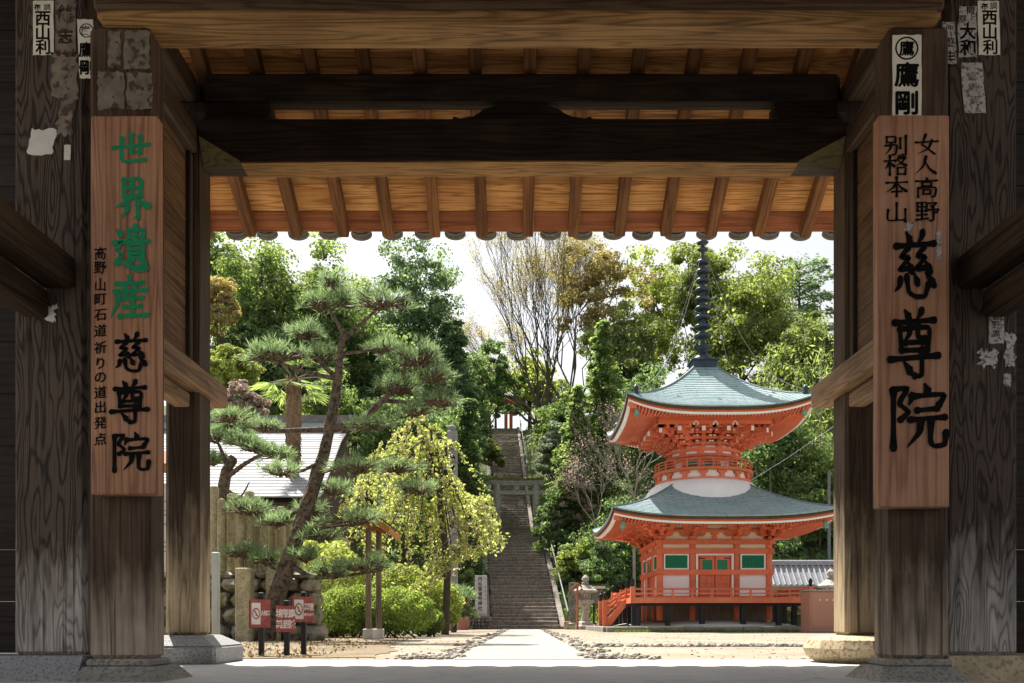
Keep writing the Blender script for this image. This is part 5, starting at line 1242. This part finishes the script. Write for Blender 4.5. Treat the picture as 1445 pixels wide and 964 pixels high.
# stone slab memorials behind the lantern
upright('stone_slab', 'grey upright stone slab left of the stone lantern', 803, 813, 822, 886, 37.0, 'rubble', 'stone slab', .15)
t, a, c = upright('name_board', 'dark wooden name board on legs behind the stone lantern', 836, 850, 831, 852, 37.4, 'rubble', 'board', .05)
for x in (a.x + .06, c.x - .06): B().box(x - .04, x + .04, 37.405, 37.445, -.02, c.z + .01).build('leg', 'black', t)
B().frustum(a.x - .15, c.x + .15, 37.2, 37.7, a.z, a.x - .1, c.x + .1, 37.4, 37.5, a.z + .12).build('roof', 'bark_edge', t)
p = at(815, 888, 35.0); t = thing('guide_post', (p.x, 35, 0), 'thin brown wooden guide post with pitched top beside the lantern', 'signpost')
B().box(p.x - .045, p.x + .045, 35, 35.09, 0, 1.75).build('post', 'rustmetal', t)
B().prism_y([(p.x - .3, 1.6), (p.x - .28, 1.54), (p.x, 1.78), (p.x + .16, 1.66), (p.x + .18, 1.72), (p.x, 1.87)][::-1], 34.85, 35.2).build('roof', 'newwood', t)
for q, (px, Y, rr, lab) in enumerate(((806, 36, .28, 'largest mossy rock at the left of the stone lantern'), (835, 36.3, .22, 'rounded rock at the right of the stone lantern'), (845, 36.6, .18, 'small rock near the pagoda stair'))):
    p = at(px, 888, Y); o = B().rock((p.x, Y, .1), (rr, rr * .8, rr * .8), q + 40).build('garden_rock', 'mossstone', None, origin=(p.x, Y, 0)); props(o, lab, 'rock')
# red panel and offerings at the foot of the weeping tree
t, a, c = upright('red_cabinet', 'reddish metal cabinet left of the carved marker', 646, 661, 836, 862, 34, 'rustmetal', 'cabinet', .5, z0=0)
t, a, c = upright('grey_stake', 'grey weathered stake beside the reddish cabinet', 637, 645, 845, 886, 33, 'greypost', 'stake', .2, z0=0)
p = at(612, 889, 29); o = B().prism_y([(p.x - .32, .02), (p.x + .36, .02), (p.x + .22, .30), (p.x + .02, .36), (p.x - .22, .2)][::-1], 28.9, 29.5).build('red_cloth_cover', 'redcloth', None, origin=(p.x, 29.2, 0)); props(o, 'red cloth covered heap under the weeping tree', 'cloth')
a, c = at(595, 832, 27.5), at(628, 893, 27.5); o = B().tube([a, c], .09, 6).build('white_prop', 'signwhite', None, origin=(c.x, c.y, 0)); props(o, 'slanting white prop pole under the weeping tree', 'pole')

# ------------------------------------------------------------------ cabinet, tiled wall, cable, pole at right
t = thing('metal_cabinet', (at(1156, 0, 25.2).x, 25.3, 0), 'brown metal cabinet standing before the pagoda at right', 'cabinet')
a, c = at(1134, 834, 24.6), at(1180, 893, 24.6); x0, x1 = at(1143, 0, 24.6).x, at(1184, 0, 24.6).x
B().cbox(x0, x1, 24.6, 25.4, .02, a.z, b=.015).build('body', 'brownmetal', t)
B().box(x0 + .05, x1 - .05, 24.588, 24.601, .14, a.z - .06).build('door', 'brownmetal', t)
B().cbox(x0 - .03, x1 + .03, 24.56, 25.44, a.z + .001, a.z + .035, b=.01).build('lid', 'greypaper', t)
for i in range(3): B().box(x0 + .28 + .18 * i - .02, x0 + .28 + .18 * i + .02, 24.583, 24.5875, a.z - .27, a.z - .23).build('vent', 'signwhite', t)
B().box(x0 - .02, x1 + .02, 24.57, 25.43, -.01, .018).build('plinth', 'plinth', t)
TW = thing('tiled_wall', (12.5, 38.5, 0), 'earthen wall with grey tiled coping behind the pagoda at right', 'wall')
xa, xb = at(1080, 0, 38.5).x, at(1250, 0, 38.5).x
ze, zr_ = at(0, 826, 38).z, at(0, 797, 38.9).z
B().box(xa, xb, 38.6, 39.0, -.02, ze + .2).build('earth_wall', plain('ochre_wall', (.36, .27, .15), .9, .2, 3, .3), TW)
for i in range(3): x = xa + .6 + i * 1.7; B().box(x, x + .12, 38.5, 38.598, 0, ze).build('wall_post', 'greypost', TW)
B().prism_x([(38.0, ze), (38.9, zr_), (39.8, ze), (39.75, ze - .08), (38.05, ze - .08)], xa, xb).build('roof_base', 'greyblue', TW)
x = xa; tl = None
while x < xb:
    pts = [(0, -.03, -.02), (0, .9, zr_ - ze + .01)]
    if tl is None: tl = B().tube([(x, 37.97, ze + .01), (x, 38.92, zr_ + .03)], .055, 8).build('cover_tile', 'greyblue', TW, origin=(x, 38, ze))
    else: share(tl, TW, (x, 38, ze), 'cover_tile')
    x += .24
B().tube([(xa, 38.9, zr_ + .10), (xb, 38.9, zr_ + .10)], .11, 10).build('ridge', 'greyblue', TW); B().box(xa, xb, 38.8, 39.0, zr_ - .02, zr_ + .05).build('ridge_course', 'greyblue', TW)
a, c = at(1040, 690, 41), at(1185, 596, 38); o = B().tube([a, a.lerp(c, .5) - Vector((0, 0, .08)), c], .006, 5).build('power_cable', 'wire', None, origin=a); props(o, 'thin pale cable crossing the trees right of the pagoda', 'cable')
p = at(1170, 800, 41); o = thing('utility_pole', (p.x, 41, 0), 'slim grey utility pole among the trees at the right gate post', 'pole'); B().tube([(p.x, 41, ground_at(p.x, 41) - .2), (p.x, 41, at(0, 665, 41).z)], [.075, .06], 10).build('shaft', 'steel', o)

# ------------------------------------------------------------------ left garden: hall roof, fence, notice boards, signs
HL = thing('temple_hall', (-11, 27, 0), 'temple hall with pale shingled roof behind the garden pine', 'building')
ye, yr_ = 22.5, 28.5; zeE, zrR = at(0, 702, ye).z, at(0, 606, yr_).z; xl, xr = -19.0, at(452, 0, ye).x
n = 26
for i in range(n):
    q0, q1 = i / n, (i + 1) / n; ya, yb = ye + (yr_ - ye) * q0, ye + (yr_ - ye) * q1 + .06; za, zb = zeE + (zrR - zeE) * q0, zeE + (zrR - zeE) * q1 + .03
    B().prism_x([(ya, za), (yb, zb), (yb, zb + .012), (ya, za + .034)], xl - .0 * i, xr - .02 * i).build('shingle_course', 'paleroof', HL)
B().prism_x([(ye + .1, zeE - .12), (yr_, zrR - .05), (2 * yr_ - ye, zeE - .12)], xl, xr - .6).build('roof_core', 'barkdark', HL)
B().box(xl, xr - .2, yr_ - .2, yr_ + .2, zrR - .02, zrR + .18).build('ridge_course', plain('pale_blue_ridge', (.30, .38, .42), .6, .1), HL)
B().box(xl - .05, xr - .1, yr_ - .26, yr_ + .26, zrR + .18, zrR + .40).build('ridge_cap', 'tile', HL)
B().box(xl + .5, xr - 1.2, 24.0, 33, 0, zeE + .25).build('wall', 'creamp', HL)
for i in range(7): x = xl + 1 + i * 1.6; B().box(x - .09, x + .09, 23.93, 23.999, 0, zeE).build('post', 'darkz', HL)
b = B().add([(xr - .55, ye + .05, zeE - .1), (xr - .55, yr_, zrR + .05), (xr - .38, yr_, zrR + .05), (xr - .38, ye + .05, zeE - .1), (xr - .55, ye + .05, zeE - .3), (xr - .55, yr_, zrR - .18), (xr - .38, yr_, zrR - .18), (xr - .38, ye + .05, zeE - .3)],
    [(0, 1, 2, 3), (7, 6, 5, 4), (4, 5, 1, 0), (6, 7, 3, 2), (5, 6, 2, 1), (7, 4, 0, 3)]); b.build('bargeboard', 'darkz', HL)
# stone fence on a rubble wall
FW = thing('stone_fence', (-5, 14.6, 0), 'row of mossy round-topped stone posts on a rubble wall at left', 'fence')
rf = random.Random(9); k = 0
for px, yt, dy in ((291, 700, .1), (302, 687, .0), (312, 705, -.05), (327, 698, .12), (339, 714, .0), (352, 694, .1), (363, 716, .25), (373, 717, .1), (385, 720, .3), (396, 716, .2), (408, 722, .35), (421, 720, .4)):
    Y = 14.45 + dy; p = at(px, yt, Y); w_ = .066 if yt > 700 else .078
    B().lathe((p.x, Y, 0), [(w_, 1.1), (w_ * 1.02, 1.6), (w_, p.z - .03), (w_ * .85, p.z), (w_ * .4, p.z + .012)], 14).build('fence_post', 'fencepost', FW)
for r_, z in enumerate((.12, .40, .66, .90, 1.06)):
    x = -6.6 + rf.uniform(0, .2); h_ = (.16, .15, .14, .12, .06)[r_]
    while x < -3.2:
        w_ = rf.uniform(.22, .42); B().rock((x + w_ / 2, 14.35 + rf.uniform(-.04, .04), z), (w_ * .54, .2, h_), k + 70, .95).build('wall_stone', 'mossstone', FW); x += w_; k += 1
B().box(-6.6, -3.3, 14.45, 15.0, -.02, 1.08).build('wall_core', 'rubble', FW)
a, c = at(331, 801, 13.7), at(353, 905, 13.7); B().cbox(a.x, c.x, 13.7, 13.94, -.02, a.z, b=.02).build('corner_post', 'fencepost', FW)
a, c = at(372, 803, 13.9), at(390, 905, 13.9); B().cbox(a.x, c.x, 14.0, 14.2, -.02, a.z, b=.02).build('corner_post', 'fencepost', FW)
# pale post by the left gate stone, paper notice board
p = at(303, 0, 7.8); o = thing('pale_post', (p.x, 7.8, 0), 'short pale grey green post beside the left rear gate post', 'post'); B().cbox(p.x - .03, p.x + .03, 7.8, 7.86, 0, at(0, 779, 7.8).z, b=.008).build('shaft', 'palemetal', o)
NB = thing('notice_board', (at(228, 0, 9.5).x, 9.5, 0), 'white paper notice board under a small wooden roof behind the left gate post', 'notice board')
x0, x1 = at(196, 0, 9.5).x, at(240, 0, 9.5).x
B().box(x0, x1, 9.5, 9.53, at(0, 800, 9.5).z, at(0, 683, 9.5).z).build('paper_panel', 'white_paper', NB)
b = B()
for i in range(16): z = at(0, 695 + i * 6.4, 9.5).z; b.box(x0 + .05, x1 - .02 - rf.uniform(0, .12), 9.4975, 9.4995, z - .005, z + .005)
b.build('text_rows', 'tile', NB)['kind'] = 'stuff'
for x in (x0 + .02, x1 + .04): B().box(x - .035, x + .035, 9.535, 9.6, 0, at(0, 655, 9.5).z).build('post', 'newwood', NB)
B().frustum(x0 - .15, x1 + .12, 9.25, 9.85, at(0, 660, 9.5).z, x0 - .1, x1 + .1, 9.5, 9.6, at(0, 636, 9.5).z).build('roof', 'newwood', NB)
# roofed wooden sign seen end-on
RN = thing('roofed_noticeboard', (at(527, 0, 15).x, 15.2, 0), 'pale wooden sign post with little pitched roof beside the hedge', 'notice board')
for px, Y in ((520, 15.0), (534.5, 15.35)):
    p = at(px, 0, Y); B().cbox(p.x - .045, p.x + .045, Y - .045, Y + .045, .18, at(0, 742, Y).z, b=.008).build('post', 'greypost', RN)
    B().cbox(p.x - .085, p.x + .085, Y - .085, Y + .085, -.02, .19, b=.015).build('footing', 'concrete_w', RN)
q = [at(503, 731, 15), at(520, 722, 15), at(556, 749, 15), at(553, 757, 15), at(519, 731, 15), at(507, 737, 15)]
B().prism_y([(v.x, v.z) for v in q][::-1], 14.5, 15.9).build('roof', 'newwood', RN)
q = [at(502, 730, 15), at(520, 721, 15), at(557.5, 748.5, 15), at(557, 745.5, 15), at(520, 718, 15), at(501.5, 727, 15)]
B().prism_y([(v.x, v.z + .004) for v in q], 14.45, 15.95).build('roof_cover', 'bark_edge', RN)
for px in (520, 534.5): p = at(px, 745, 15.1); B().box(p.x - .03, p.x + .03, 14.6, 15.8, p.z - .02, p.z + .05).build('crossbar', 'newwood', RN)
a = at(527, 757, 15.2); B().prism_y([(at(508, 0, 15).x, at(0, 738, 15).z), (at(548, 0, 15).x, at(0, 757, 15).z), (at(548, 0, 15).x, at(0, 751, 15).z), (at(516, 0, 15).x, at(0, 733, 15).z)], 14.7, 14.76).build('gable_board', 'newwood', RN)
# three red prohibition signs
def red_sign(px, Y, w_px, yt, yb, top_y, base_y, turn, label, lines, ring, group):
    p = at(px, 0, Y); s = F / Y; t = thing('prohibition_sign', (p.x, Y, 0), label, 'sign', group)
    w_, zt, zb = w_px / s / max(.3, math.cos(turn)), at(0, yt, Y).z, at(0, yb, Y).z; h_ = zt - zb
    u = Vector((math.cos(turn), math.sin(turn), 0)); n_ = Vector((math.sin(turn), -math.cos(turn), 0)); o0 = Vector((p.x, Y, (zt + zb) / 2))
    def slabf(name, x0, x1, z0, z1, d0, d1, mat):
        b = B(); b.add([o0 + u * x + Vector((0, 0, z)) + n_ * d for x in (x0, x1) for d in (d0, d1) for z in (z0, z1)], [(0, 1, 3, 2), (4, 6, 7, 5), (0, 4, 5, 1), (2, 3, 7, 6), (0, 2, 6, 4), (1, 5, 7, 3)]); return b.build(name, mat, t)
    B().cbox(p.x - .022, p.x + .022, Y + .02, Y + .065, -.03, at(0, top_y, Y).z, b=.004).build('post', 'black', t)
    slabf('panel', -w_ / 2, w_ / 2, -h_ / 2, h_ / 2, .0, .012, 'redpanel'); slabf('backing', -w_ / 2 - .006, w_ / 2 - .01, -h_ / 2 - .004, h_ / 2 - .004, -.02, -.001, 'black')
    fr = lambda d: (o0 + n_ * d, u, Vector((0, 0, 1)))
    if ring:
        slabf('white_field', -w_ * .42, w_ * .02, -h_ * .38, h_ * .38, .0125, .0135, 'signwhite')
        b = B(); cx_ = -w_ * .20; m = 20; k = .0142
        f = fr(k); R1, R2 = w_ * .19, w_ * .145
        b.add([f[0] + u * (cx_ + r * math.cos(2 * math.pi * i / m)) + Vector((0, 0, r * 1.55 * math.sin(2 * math.pi * i / m))) for r in (R1, R2) for i in range(m)], [(i, (i + 1) % m, m + (i + 1) % m, m + i) for i in range(m)])
        b.add([f[0] + u * (cx_ + a_) + Vector((0, 0, z_)) for a_, z_ in ((-R2 * .8, R2), (-R2 * .5, R2 * 1.15), (R2 * .8, -R2), (R2 * .5, -R2 * 1.15))], [(0, 1, 2, 3)])
        b.build('prohibition_ring', 'redpanel', t)
        b = B(); b.add([fr(.0139)[0] + u * (cx_ + a_) + Vector((0, 0, z_)) for a_, z_ in ((-R2 * .35, R2 * .9), (-R2 * .05, R2 * .9), (R2 * .3, -R2 * .7), (-R2 * .1, -R2 * .9))], [(0, 1, 2, 3)]); b.build('pictogram', 'tile', t)
    b = B()
    for ch, x, z, sz in lines: put_text(b, ch, x * w_, 0, z * h_, sz * h_, .025, 0, .8, frame=fr(.0138))
    b.build('lettering', 'signwhite', t)
red_sign(367, 7.72, 26, 846, 886, 836, 927, math.radians(20), 'red no-entry picture sign, leftmost of three on short black posts', [('火', .12, .02, .2), ('気', .26, .02, .2), ('禁', .39, .02, .2)], True, 'red signs beside the pine')
red_sign(403, 7.75, 25, 855, 892, 847, 926, math.radians(18), 'rust stained red lettered sign, middle of three on short black posts', [('境', -.33, .22, .34), ('内', -.1, .22, .34), ('駐', .12, .22, .34), ('車', .34, .22, .34), ('禁', -.33, -.2, .34), ('止', -.1, -.2, .34), ('区', .12, -.2, .34), ('域', .34, -.2, .34)], False, 'red signs beside the pine')
red_sign(427, 8.0, 26, 842, 878, 835, 923, math.radians(32), 'tilted red no-smoking picture sign, rightmost of three on black posts', [('禁', .18, .1, .3), ('煙', .37, .1, .3), ('境内全域', .27, -.2, .13)], True, 'red signs beside the pine')
# stone edgings of the path and the cross drain
def pebbles(name, label, pts, seed, r=(.05, .11)):
    q = random.Random(seed); b = B()
    for i, (x, y) in enumerate(pts):
        s = r[0] + (r[1] - r[0]) * q.random() ** 1.7; b.rock((x, y, s * .25), (s, s * q.uniform(.7, 1.1), s * .55), seed * 1000 + i, .85)
    o = b.build(name, 'pebble'); props(o, label, 'stones', kind='stuff'); return o
q = random.Random(8)
lft = [(-.5 + .28 * (y - 6.9) / 30.4 - max(.03, q.gauss(.15, .10)), y) for y in [7.2 + 29 * q.random() ** 1.2 for _ in range(210)]]
rgt = [(.62 + .36 * (y - 6.9) / 30.4 + max(.03, q.gauss(.15, .10)), y) for y in [7.2 + 29 * q.random() ** 1.2 for _ in range(210)]]
pebbles('path_edge_stones', 'rough grey stones edging the left side of the path', lft, 1, (.014, .055)); pebbles('path_edge_stones', 'rough grey stones edging the right side of the path', rgt, 2, (.014, .055))
pebbles('drain_stones', 'narrow band of stones crossing the court towards the right', [(1.0 + 6 * q.random(), 10.9 + q.uniform(-.14, .14)) for _ in range(420)], 3, (.03, .07))
pebbles('court_grit', 'fine grit and pebbles strewn over the sandy court', [(q.uniform(-3, 7), 7.2 + 22 * q.random() ** 1.5) for _ in range(1500)], 6, (.005, .016))
pebbles('gravel_scatter', 'loose gravel at the near end of the path edging', [(q.choice((-1, 1)) * q.uniform(.5, 1.1) + .05, 7.1 + q.random() * .9) for _ in range(160)], 4, (.015, .045))
#SECTION

# ------------------------------------------------------------------ garden pine
rgp = np.random.default_rng(77)
def curve(pxs, Y, dys=None):
    return [at(x, y, Y + (dys[i] if dys else 0)) for i, (x, y) in enumerate(pxs)]
def smooth_pts(P, k=4):
    P = [Vector(p) for p in P]; return catmull(P, k) if len(P) > 2 else P
def needles(C, up, rg, nd=20, L=.13, Wn=.009):
    """tufts of needles at C"""
    n = len(C); d = unit(rg.normal(size=(n * nd, 3)) * .75 + np.repeat(up, nd, 0)); l = L * rg.uniform(.75, 1.2, size=(n * nd, 1))
    cc = np.repeat(C, nd, 0) + d * l * .55; side = unit(np.cross(d, rg.normal(size=(n * nd, 3))))
    V = np.stack([cc - d * l / 2, cc + side * Wn / 2, cc + d * l / 2, cc - side * Wn / 2], 1).reshape(-1, 3); return V
def pine(name, label, Y, trunk, radii, branches, pads, seed, nd=20, tl=46, L=.14, Wn=.010, bark='bark'):
    rg = np.random.default_rng(seed); base = at(*trunk[0], Y); base.z = 0
    o = thing(name, base, label, 'tree'); T = smooth_pts([base - Vector((0, 0, .1))] + curve(trunk[1:], Y)); b = B()
    rad = np.interp(np.linspace(0, 1, len(T)), np.linspace(0, 1, len(radii)), radii); b.tube(T, list(rad), 14); b.v = [tuple(Vector(v) + Vector(rg.normal(size=3)) * .009) for v in b.v]; b.build('trunk', bark, o, smooth=False)
    for pts, r0, dy in branches:
        k = len(pts); P_ = smooth_pts([at(x, y, Y + dy * i / max(1, k - 1)) for i, (x, y) in enumerate(pts)]); b = B(); b.tube(P_, list(np.linspace(r0, r0 * .3, len(P_))), 8); b.build('branch', bark, o, smooth=True)
    allV = []; tw = B()
    for px, py, rxp, rzp, dy in pads:
        c = at(px, py, Y + dy); rx, rz = rxp * .86 * Y / F, rzp * .85 * Y / F; n = int(tl * (rxp * rzp / 900) ** .6) + 14
        a = ball(n, rg); a[:, 2] = np.abs(a[:, 2]) * 1.0 - .3 + rg.normal(size=n) * .22; a *= rg.uniform(.85, 1.22, size=(n, 1)); P_ = np.array(c) + a * np.array([rx, max(rx * .75, .25), rz])
        up = unit(a * np.array([.9, .9, .4]) + np.array([0, 0, .75])); allV.append(needles(P_, up, rg, nd, L, Wn))
        root = c - Vector((0, 0, rz * .7))
        for q in P_[::1]:
            q = Vector(q); rt = Vector((c.x + (q.x - c.x) * .42, c.y + (q.y - c.y) * .42, c.z - rz * rg.uniform(.3, .6)))
            if rg.uniform() < .3: tw.tube([root, root.lerp(rt, .5) + Vector(rg.normal(size=3)) * .02, rt], [.024, .018, .014], 4, False)
            tw.tube([rt, rt.lerp(q, .55) + Vector(rg.normal(size=3)) * .02, q], [.020, .012, .007], 4, False)
    tw.build('twigs', 'twig', o)['kind'] = 'stuff'
    V = np.concatenate(allV) - np.array(base); link('needles', npmesh('needles', V, np.arange(len(V)).reshape(-1, 4), LM['needle']), o, base)
    return o
pine('garden_pine', 'large leaning garden pine with cloud pruned pads left of centre', 14.0,
     [(372, 905), (392, 835), (417, 765), (440, 695), (457, 640), (468, 590), (477, 530), (484, 470)], [.165, .135, .118, .105, .092, .08, .062, .04],
     [([(466, 605), (505, 597), (540, 565), (566, 540), (572, 510)], .075, -.5), ([(540, 565), (580, 568), (615, 565)], .04, -.5), ([(468, 606), (420, 607), (370, 608), (325, 590)], .05, .4),
      ([(478, 535), (455, 515), (442, 490), (432, 470)], .045, .3), ([(476, 535), (430, 525), (390, 510), (362, 500)], .04, -.3), ([(482, 480), (505, 462), (528, 440), (545, 428)], .045, -.2),
      ([(484, 470), (470, 445), (455, 425)], .035, .3), ([(450, 668), (480, 660), (515, 668)], .04, -.5), ([(440, 700), (400, 735), (350, 725)], .04, .3), ([(420, 760), (455, 745), (500, 740)], .04, -.4),
      ([(408, 795), (440, 815), (490, 812), (540, 805)], .05, -.6), ([(400, 815), (370, 790), (345, 785)], .035, .2), ([(455, 650), (425, 665), (395, 668)], .035, -.4), ([(478, 500), (520, 495), (545, 488)], .03, .3)],
     [(540, 425, 46, 18, -.2), (490, 425, 34, 16, .4), (452, 428, 34, 18, .3), (470, 398, 22, 14, .5), (432, 468, 36, 18, .3), (400, 498, 46, 18, -.2), (372, 500, 34, 14, -.3), (452, 500, 34, 18, .2),
      (562, 545, 36, 18, -.4), (540, 490, 28, 13, .3), (590, 505, 44, 24, -.5), (612, 530, 30, 16, -.6), (622, 565, 36, 14, -.5), (585, 580, 30, 12, -.4), 
      (330, 588, 38, 16, .4), (375, 602, 34, 10, .3), (520, 600, 34, 12, -.4), (505, 658, 42, 14, -.5), (470, 690, 30, 14, .1), (398, 664, 32, 12, -.4),
      (348, 718, 42, 14, .3), (392, 735, 34, 14, .2), (495, 732, 46, 16, -.4), (455, 755, 36, 14, -.2), (345, 780, 34, 12, .2), (375, 790, 26, 10, .1), (515, 798, 46, 14, -.6), (470, 808, 36, 13, -.5), (430, 785, 30, 12, -.2),
      (590, 690, 34, 12, -.4), (560, 660, 36, 12, -.4), (440, 720, 28, 12, .2)], 78, nd=20, tl=36, L=.145, Wn=.0085)
pine('small_pine', 'smaller gnarled pine at the left in front of the hall roof', 18.0,
     [(312, 900), (314, 800), (312, 720), (320, 665), (330, 645)], [.16, .15, .14, .11, .07],
     [([(318, 675), (345, 655), (372, 640), (390, 638)], .06, -.3), ([(316, 690), (340, 700), (352, 680)], .035, .2), ([(322, 660), (310, 630), (300, 610)], .05, .2)],
     [(362, 632, 30, 12, -.3), (392, 642, 24, 9, -.3), (340, 622, 26, 12, -.2), (305, 615, 32, 16, .2), (330, 600, 30, 12, .1), (300, 650, 22, 10, .2)], 79, nd=22, tl=60, L=.16, Wn=.014, bark='bark')
pine('low_pine', 'low pine branch spreading at the foot of the weeping tree', 26.0,
     [(640, 892), (641, 880), (643, 866), (648, 852)], [.09, .08, .06, .04], [([(643, 866), (655, 852), (668, 842)], .04, -.2), ([(643, 868), (625, 858), (612, 850)], .04, -.2)],
     [(655, 842, 18, 8, -.2), (640, 834, 24, 9, 0), (620, 842, 26, 10, -.2), (640, 862, 26, 9, -.3), (655, 866, 18, 7, -.3)], 80, nd=20, tl=50, L=.2, Wn=.02)

# ------------------------------------------------------------------ weeping tree with young leaves, hedge, palm
def weeping():
    Y = 21.0; rg = np.random.default_rng(91); base = at(628, 0, Y); base.z = 0
    o = thing('weeping_cherry', base, 'weeping cherry in yellow green young leaf left of the stairway', 'tree')
    b = B(); top = at(612, 640, Y); b.tube([base, at(632, 800, Y), at(622, 720, Y), top], [.10, .08, .065, .05], 10)
    P_, D_, PK = [], [], []
    heads = [(575, 625), (600, 610), (560, 655), (600, 645), (612, 705), (590, 660), (655, 712), (545, 690), (615, 680), (668, 716), (570, 700), (640, 726), (600, 730), (550, 740), (580, 760), (640, 770), (660, 750)]
    for i in range(125):
        hx, hy = heads[i % len(heads)]; s = at(hx + rg.normal() * 16, hy + rg.normal() * 14, Y + rg.normal() * .8)
        if i < 34: b.tube([top, top.lerp(s, .5) + Vector((0, 0, .25)), s], [.04, .025, .012], 5)
        rgt = (hx - 600) / 60 + rg.normal() * .5; Ls = rg.uniform(.7, 2.3) * (1.0 if hy < 720 else .7); dx, dy = rgt * .5 + rg.normal() * .15, rg.normal() * .3
        n = int(115 * Ls / 1.4); q = np.sort(rg.uniform(0, 1, n))
        c = np.array(s) + np.stack([dx * Ls * (1 - (1 - q) ** 2), dy * Ls * q, .18 * Ls * np.sin(q * 2.2) - Ls * q ** 1.9], 1)
        c[:, 2] = np.maximum(c[:, 2], .12); pyy = HY - (c[:, 2] - EYE) * F / Y; lim = (np.interp(pyy, [600, 690, 770, 800, 860], [620, 676, 714, 640, 612]) + rg.uniform(-22, 8) - CX) * Y / F; c[:, 0] = np.where(c[:, 0] > lim, lim - (c[:, 0] - lim) * .25, c[:, 0])
        b.tube([Vector(c[0]), Vector(c[n // 2]), Vector(c[-1])], [.009, .007, .004], 3, False)
        c = c + rg.normal(size=c.shape) * .035; P_.append(c)
        if rg.uniform() < (.35 if hx > 610 else .12): PK.append(c[:: 3] + rg.normal(size=c[::3].shape) * .03)
    b.build('trunk', 'barkdark', o); P_ = np.concatenate(P_)
    leafobj('foliage', P_, .075, .042, LM['yellow'], o, base, rg, direction=np.tile([[0, 0, -.5]], (len(P_), 1)), spread=.9)
    leafobj('blossom_stalks', np.concatenate(PK), .06, .04, LM['petal'], o, base, rg)['kind'] = 'stuff'
weeping()
def hedge(name, label, blobs, mat, seed, ls=.055, dens=1.0):
    rg = np.random.default_rng(seed); c0 = Vector(blobs[0][:3]); base = Vector((c0.x, c0.y, 0)); o = thing(name, base, label, 'hedge'); A = []; b = B()
    for x, y, z, rx, ry, rz in blobs:
        a = unit(rg.normal(size=(int(5200 * dens), 3))); a = a[a[:, 2] > -.65]
        bump_ = 1 + .07 * np.sin(a[:, :1] * 11 + seed) * np.sin(a[:, 2:3] * 9) + rg.normal(size=(len(a), 1)) * .035
        A.append(np.array([x, y, z]) + a * np.array([rx, ry, rz]) * bump_)
        A.append(np.array([x, y, z]) + ball(int(2600 * dens), rg) * np.array([rx, ry, rz]) * .93)
        for k in range(5): b.tube([(x + rg.normal() * .15, y + rg.normal() * .1, 0), (x + rg.normal() * .3, y, z)], [.02, .012], 4)
    b.build('stems', 'barkdark', o)['kind'] = 'stuff'; leafobj('foliage', np.concatenate(A), ls, ls * .55, LM[mat], o, base, rg)
X = lambda px, Y: at(px, 0, Y).x
hedge('clipped_hedge', 'rounded clipped bright green hedge behind the wooden sign post', [(X(505, 17), 17, .48, .85, .6, .5), (X(560, 17), 16.8, .46, .72, .6, .48), (X(470, 17.4), 17.4, .42, .5, .5, .45)], 'hedge', 95, .042, dens=2.8)
hedge('clipped_hedge', 'small dry rounded bush at the right end of the hedge', [(X(603, 18.5), 18.3, .28, .35, .35, .3)], 'hedge', 96, dens=.7)
hedge('clipped_hedge', 'yellow green bush behind the fence posts at left', [(X(440, 19), 19.5, 1.2, 1.0, .7, .9)], 'lime', 97, .08)
hedge('clipped_hedge', 'bright leafy bush beneath the weeping tree', [(X(604, 22), 22.4, .7, .8, .6, .7), (X(560, 22), 22.8, .9, .9, .6, .85)], 'lime', 98, .085)
def palm():
    Y = 24.0; rg = np.random.default_rng(99); top = at(414, 535, Y); base = Vector((top.x, Y, 0)); o = thing('fan_palm', base, 'shaggy trunked fan palm in front of the hall roof', 'tree')
    prof_ = [(.14, 0), (.15, 2), (.16, top.z - 3), (.16, top.z - 2.4), (.2, top.z - 1.6), (.2, top.z - .6), (.17, top.z - .1), (.1, top.z)]
    B().lathe((top.x, Y, 0), prof_, 12).build('trunk', 'palmbark', o)
    C = np.stack([top.x + .18 * np.cos(a_ := rg.uniform(0, 6.28, 1200)), Y + .18 * np.sin(a_), top.z - rg.uniform(0, 2.2, 1200)], 1)
    leafobj('fibre', C, .22, .03, LM['dry'], o, base, rg, direction=np.tile([[0, 0, -1.0]], (1200, 1)), spread=.5)
    P_, D_ = [], []; b = B()
    for k in range(15):
        a = k * 2.4; el = rg.uniform(-.35, .9); d = np.array([math.cos(a) * math.cos(el), math.sin(a) * math.cos(el), math.sin(el)]); s = np.array(top); e = s + d * .65
        b.tube([Vector(s), Vector(e)], .014, 4)
        sd_ = unit(np.cross(d, [0, 0, 1.0])[None])[0]
        for j in range(20):
            f = -1.25 + 2.5 * j / 19; dd = d * math.cos(f) + sd_ * math.sin(f) + np.array([0, 0, -.18]); P_.append(e + dd * .30); D_.append(dd)
    b.build('stalks', 'barkgrey', o)
    leafobj('fronds', np.array(P_), .46, .035, LM['mid'], o, base, rg, direction=np.array(D_), spread=.03)
palm()
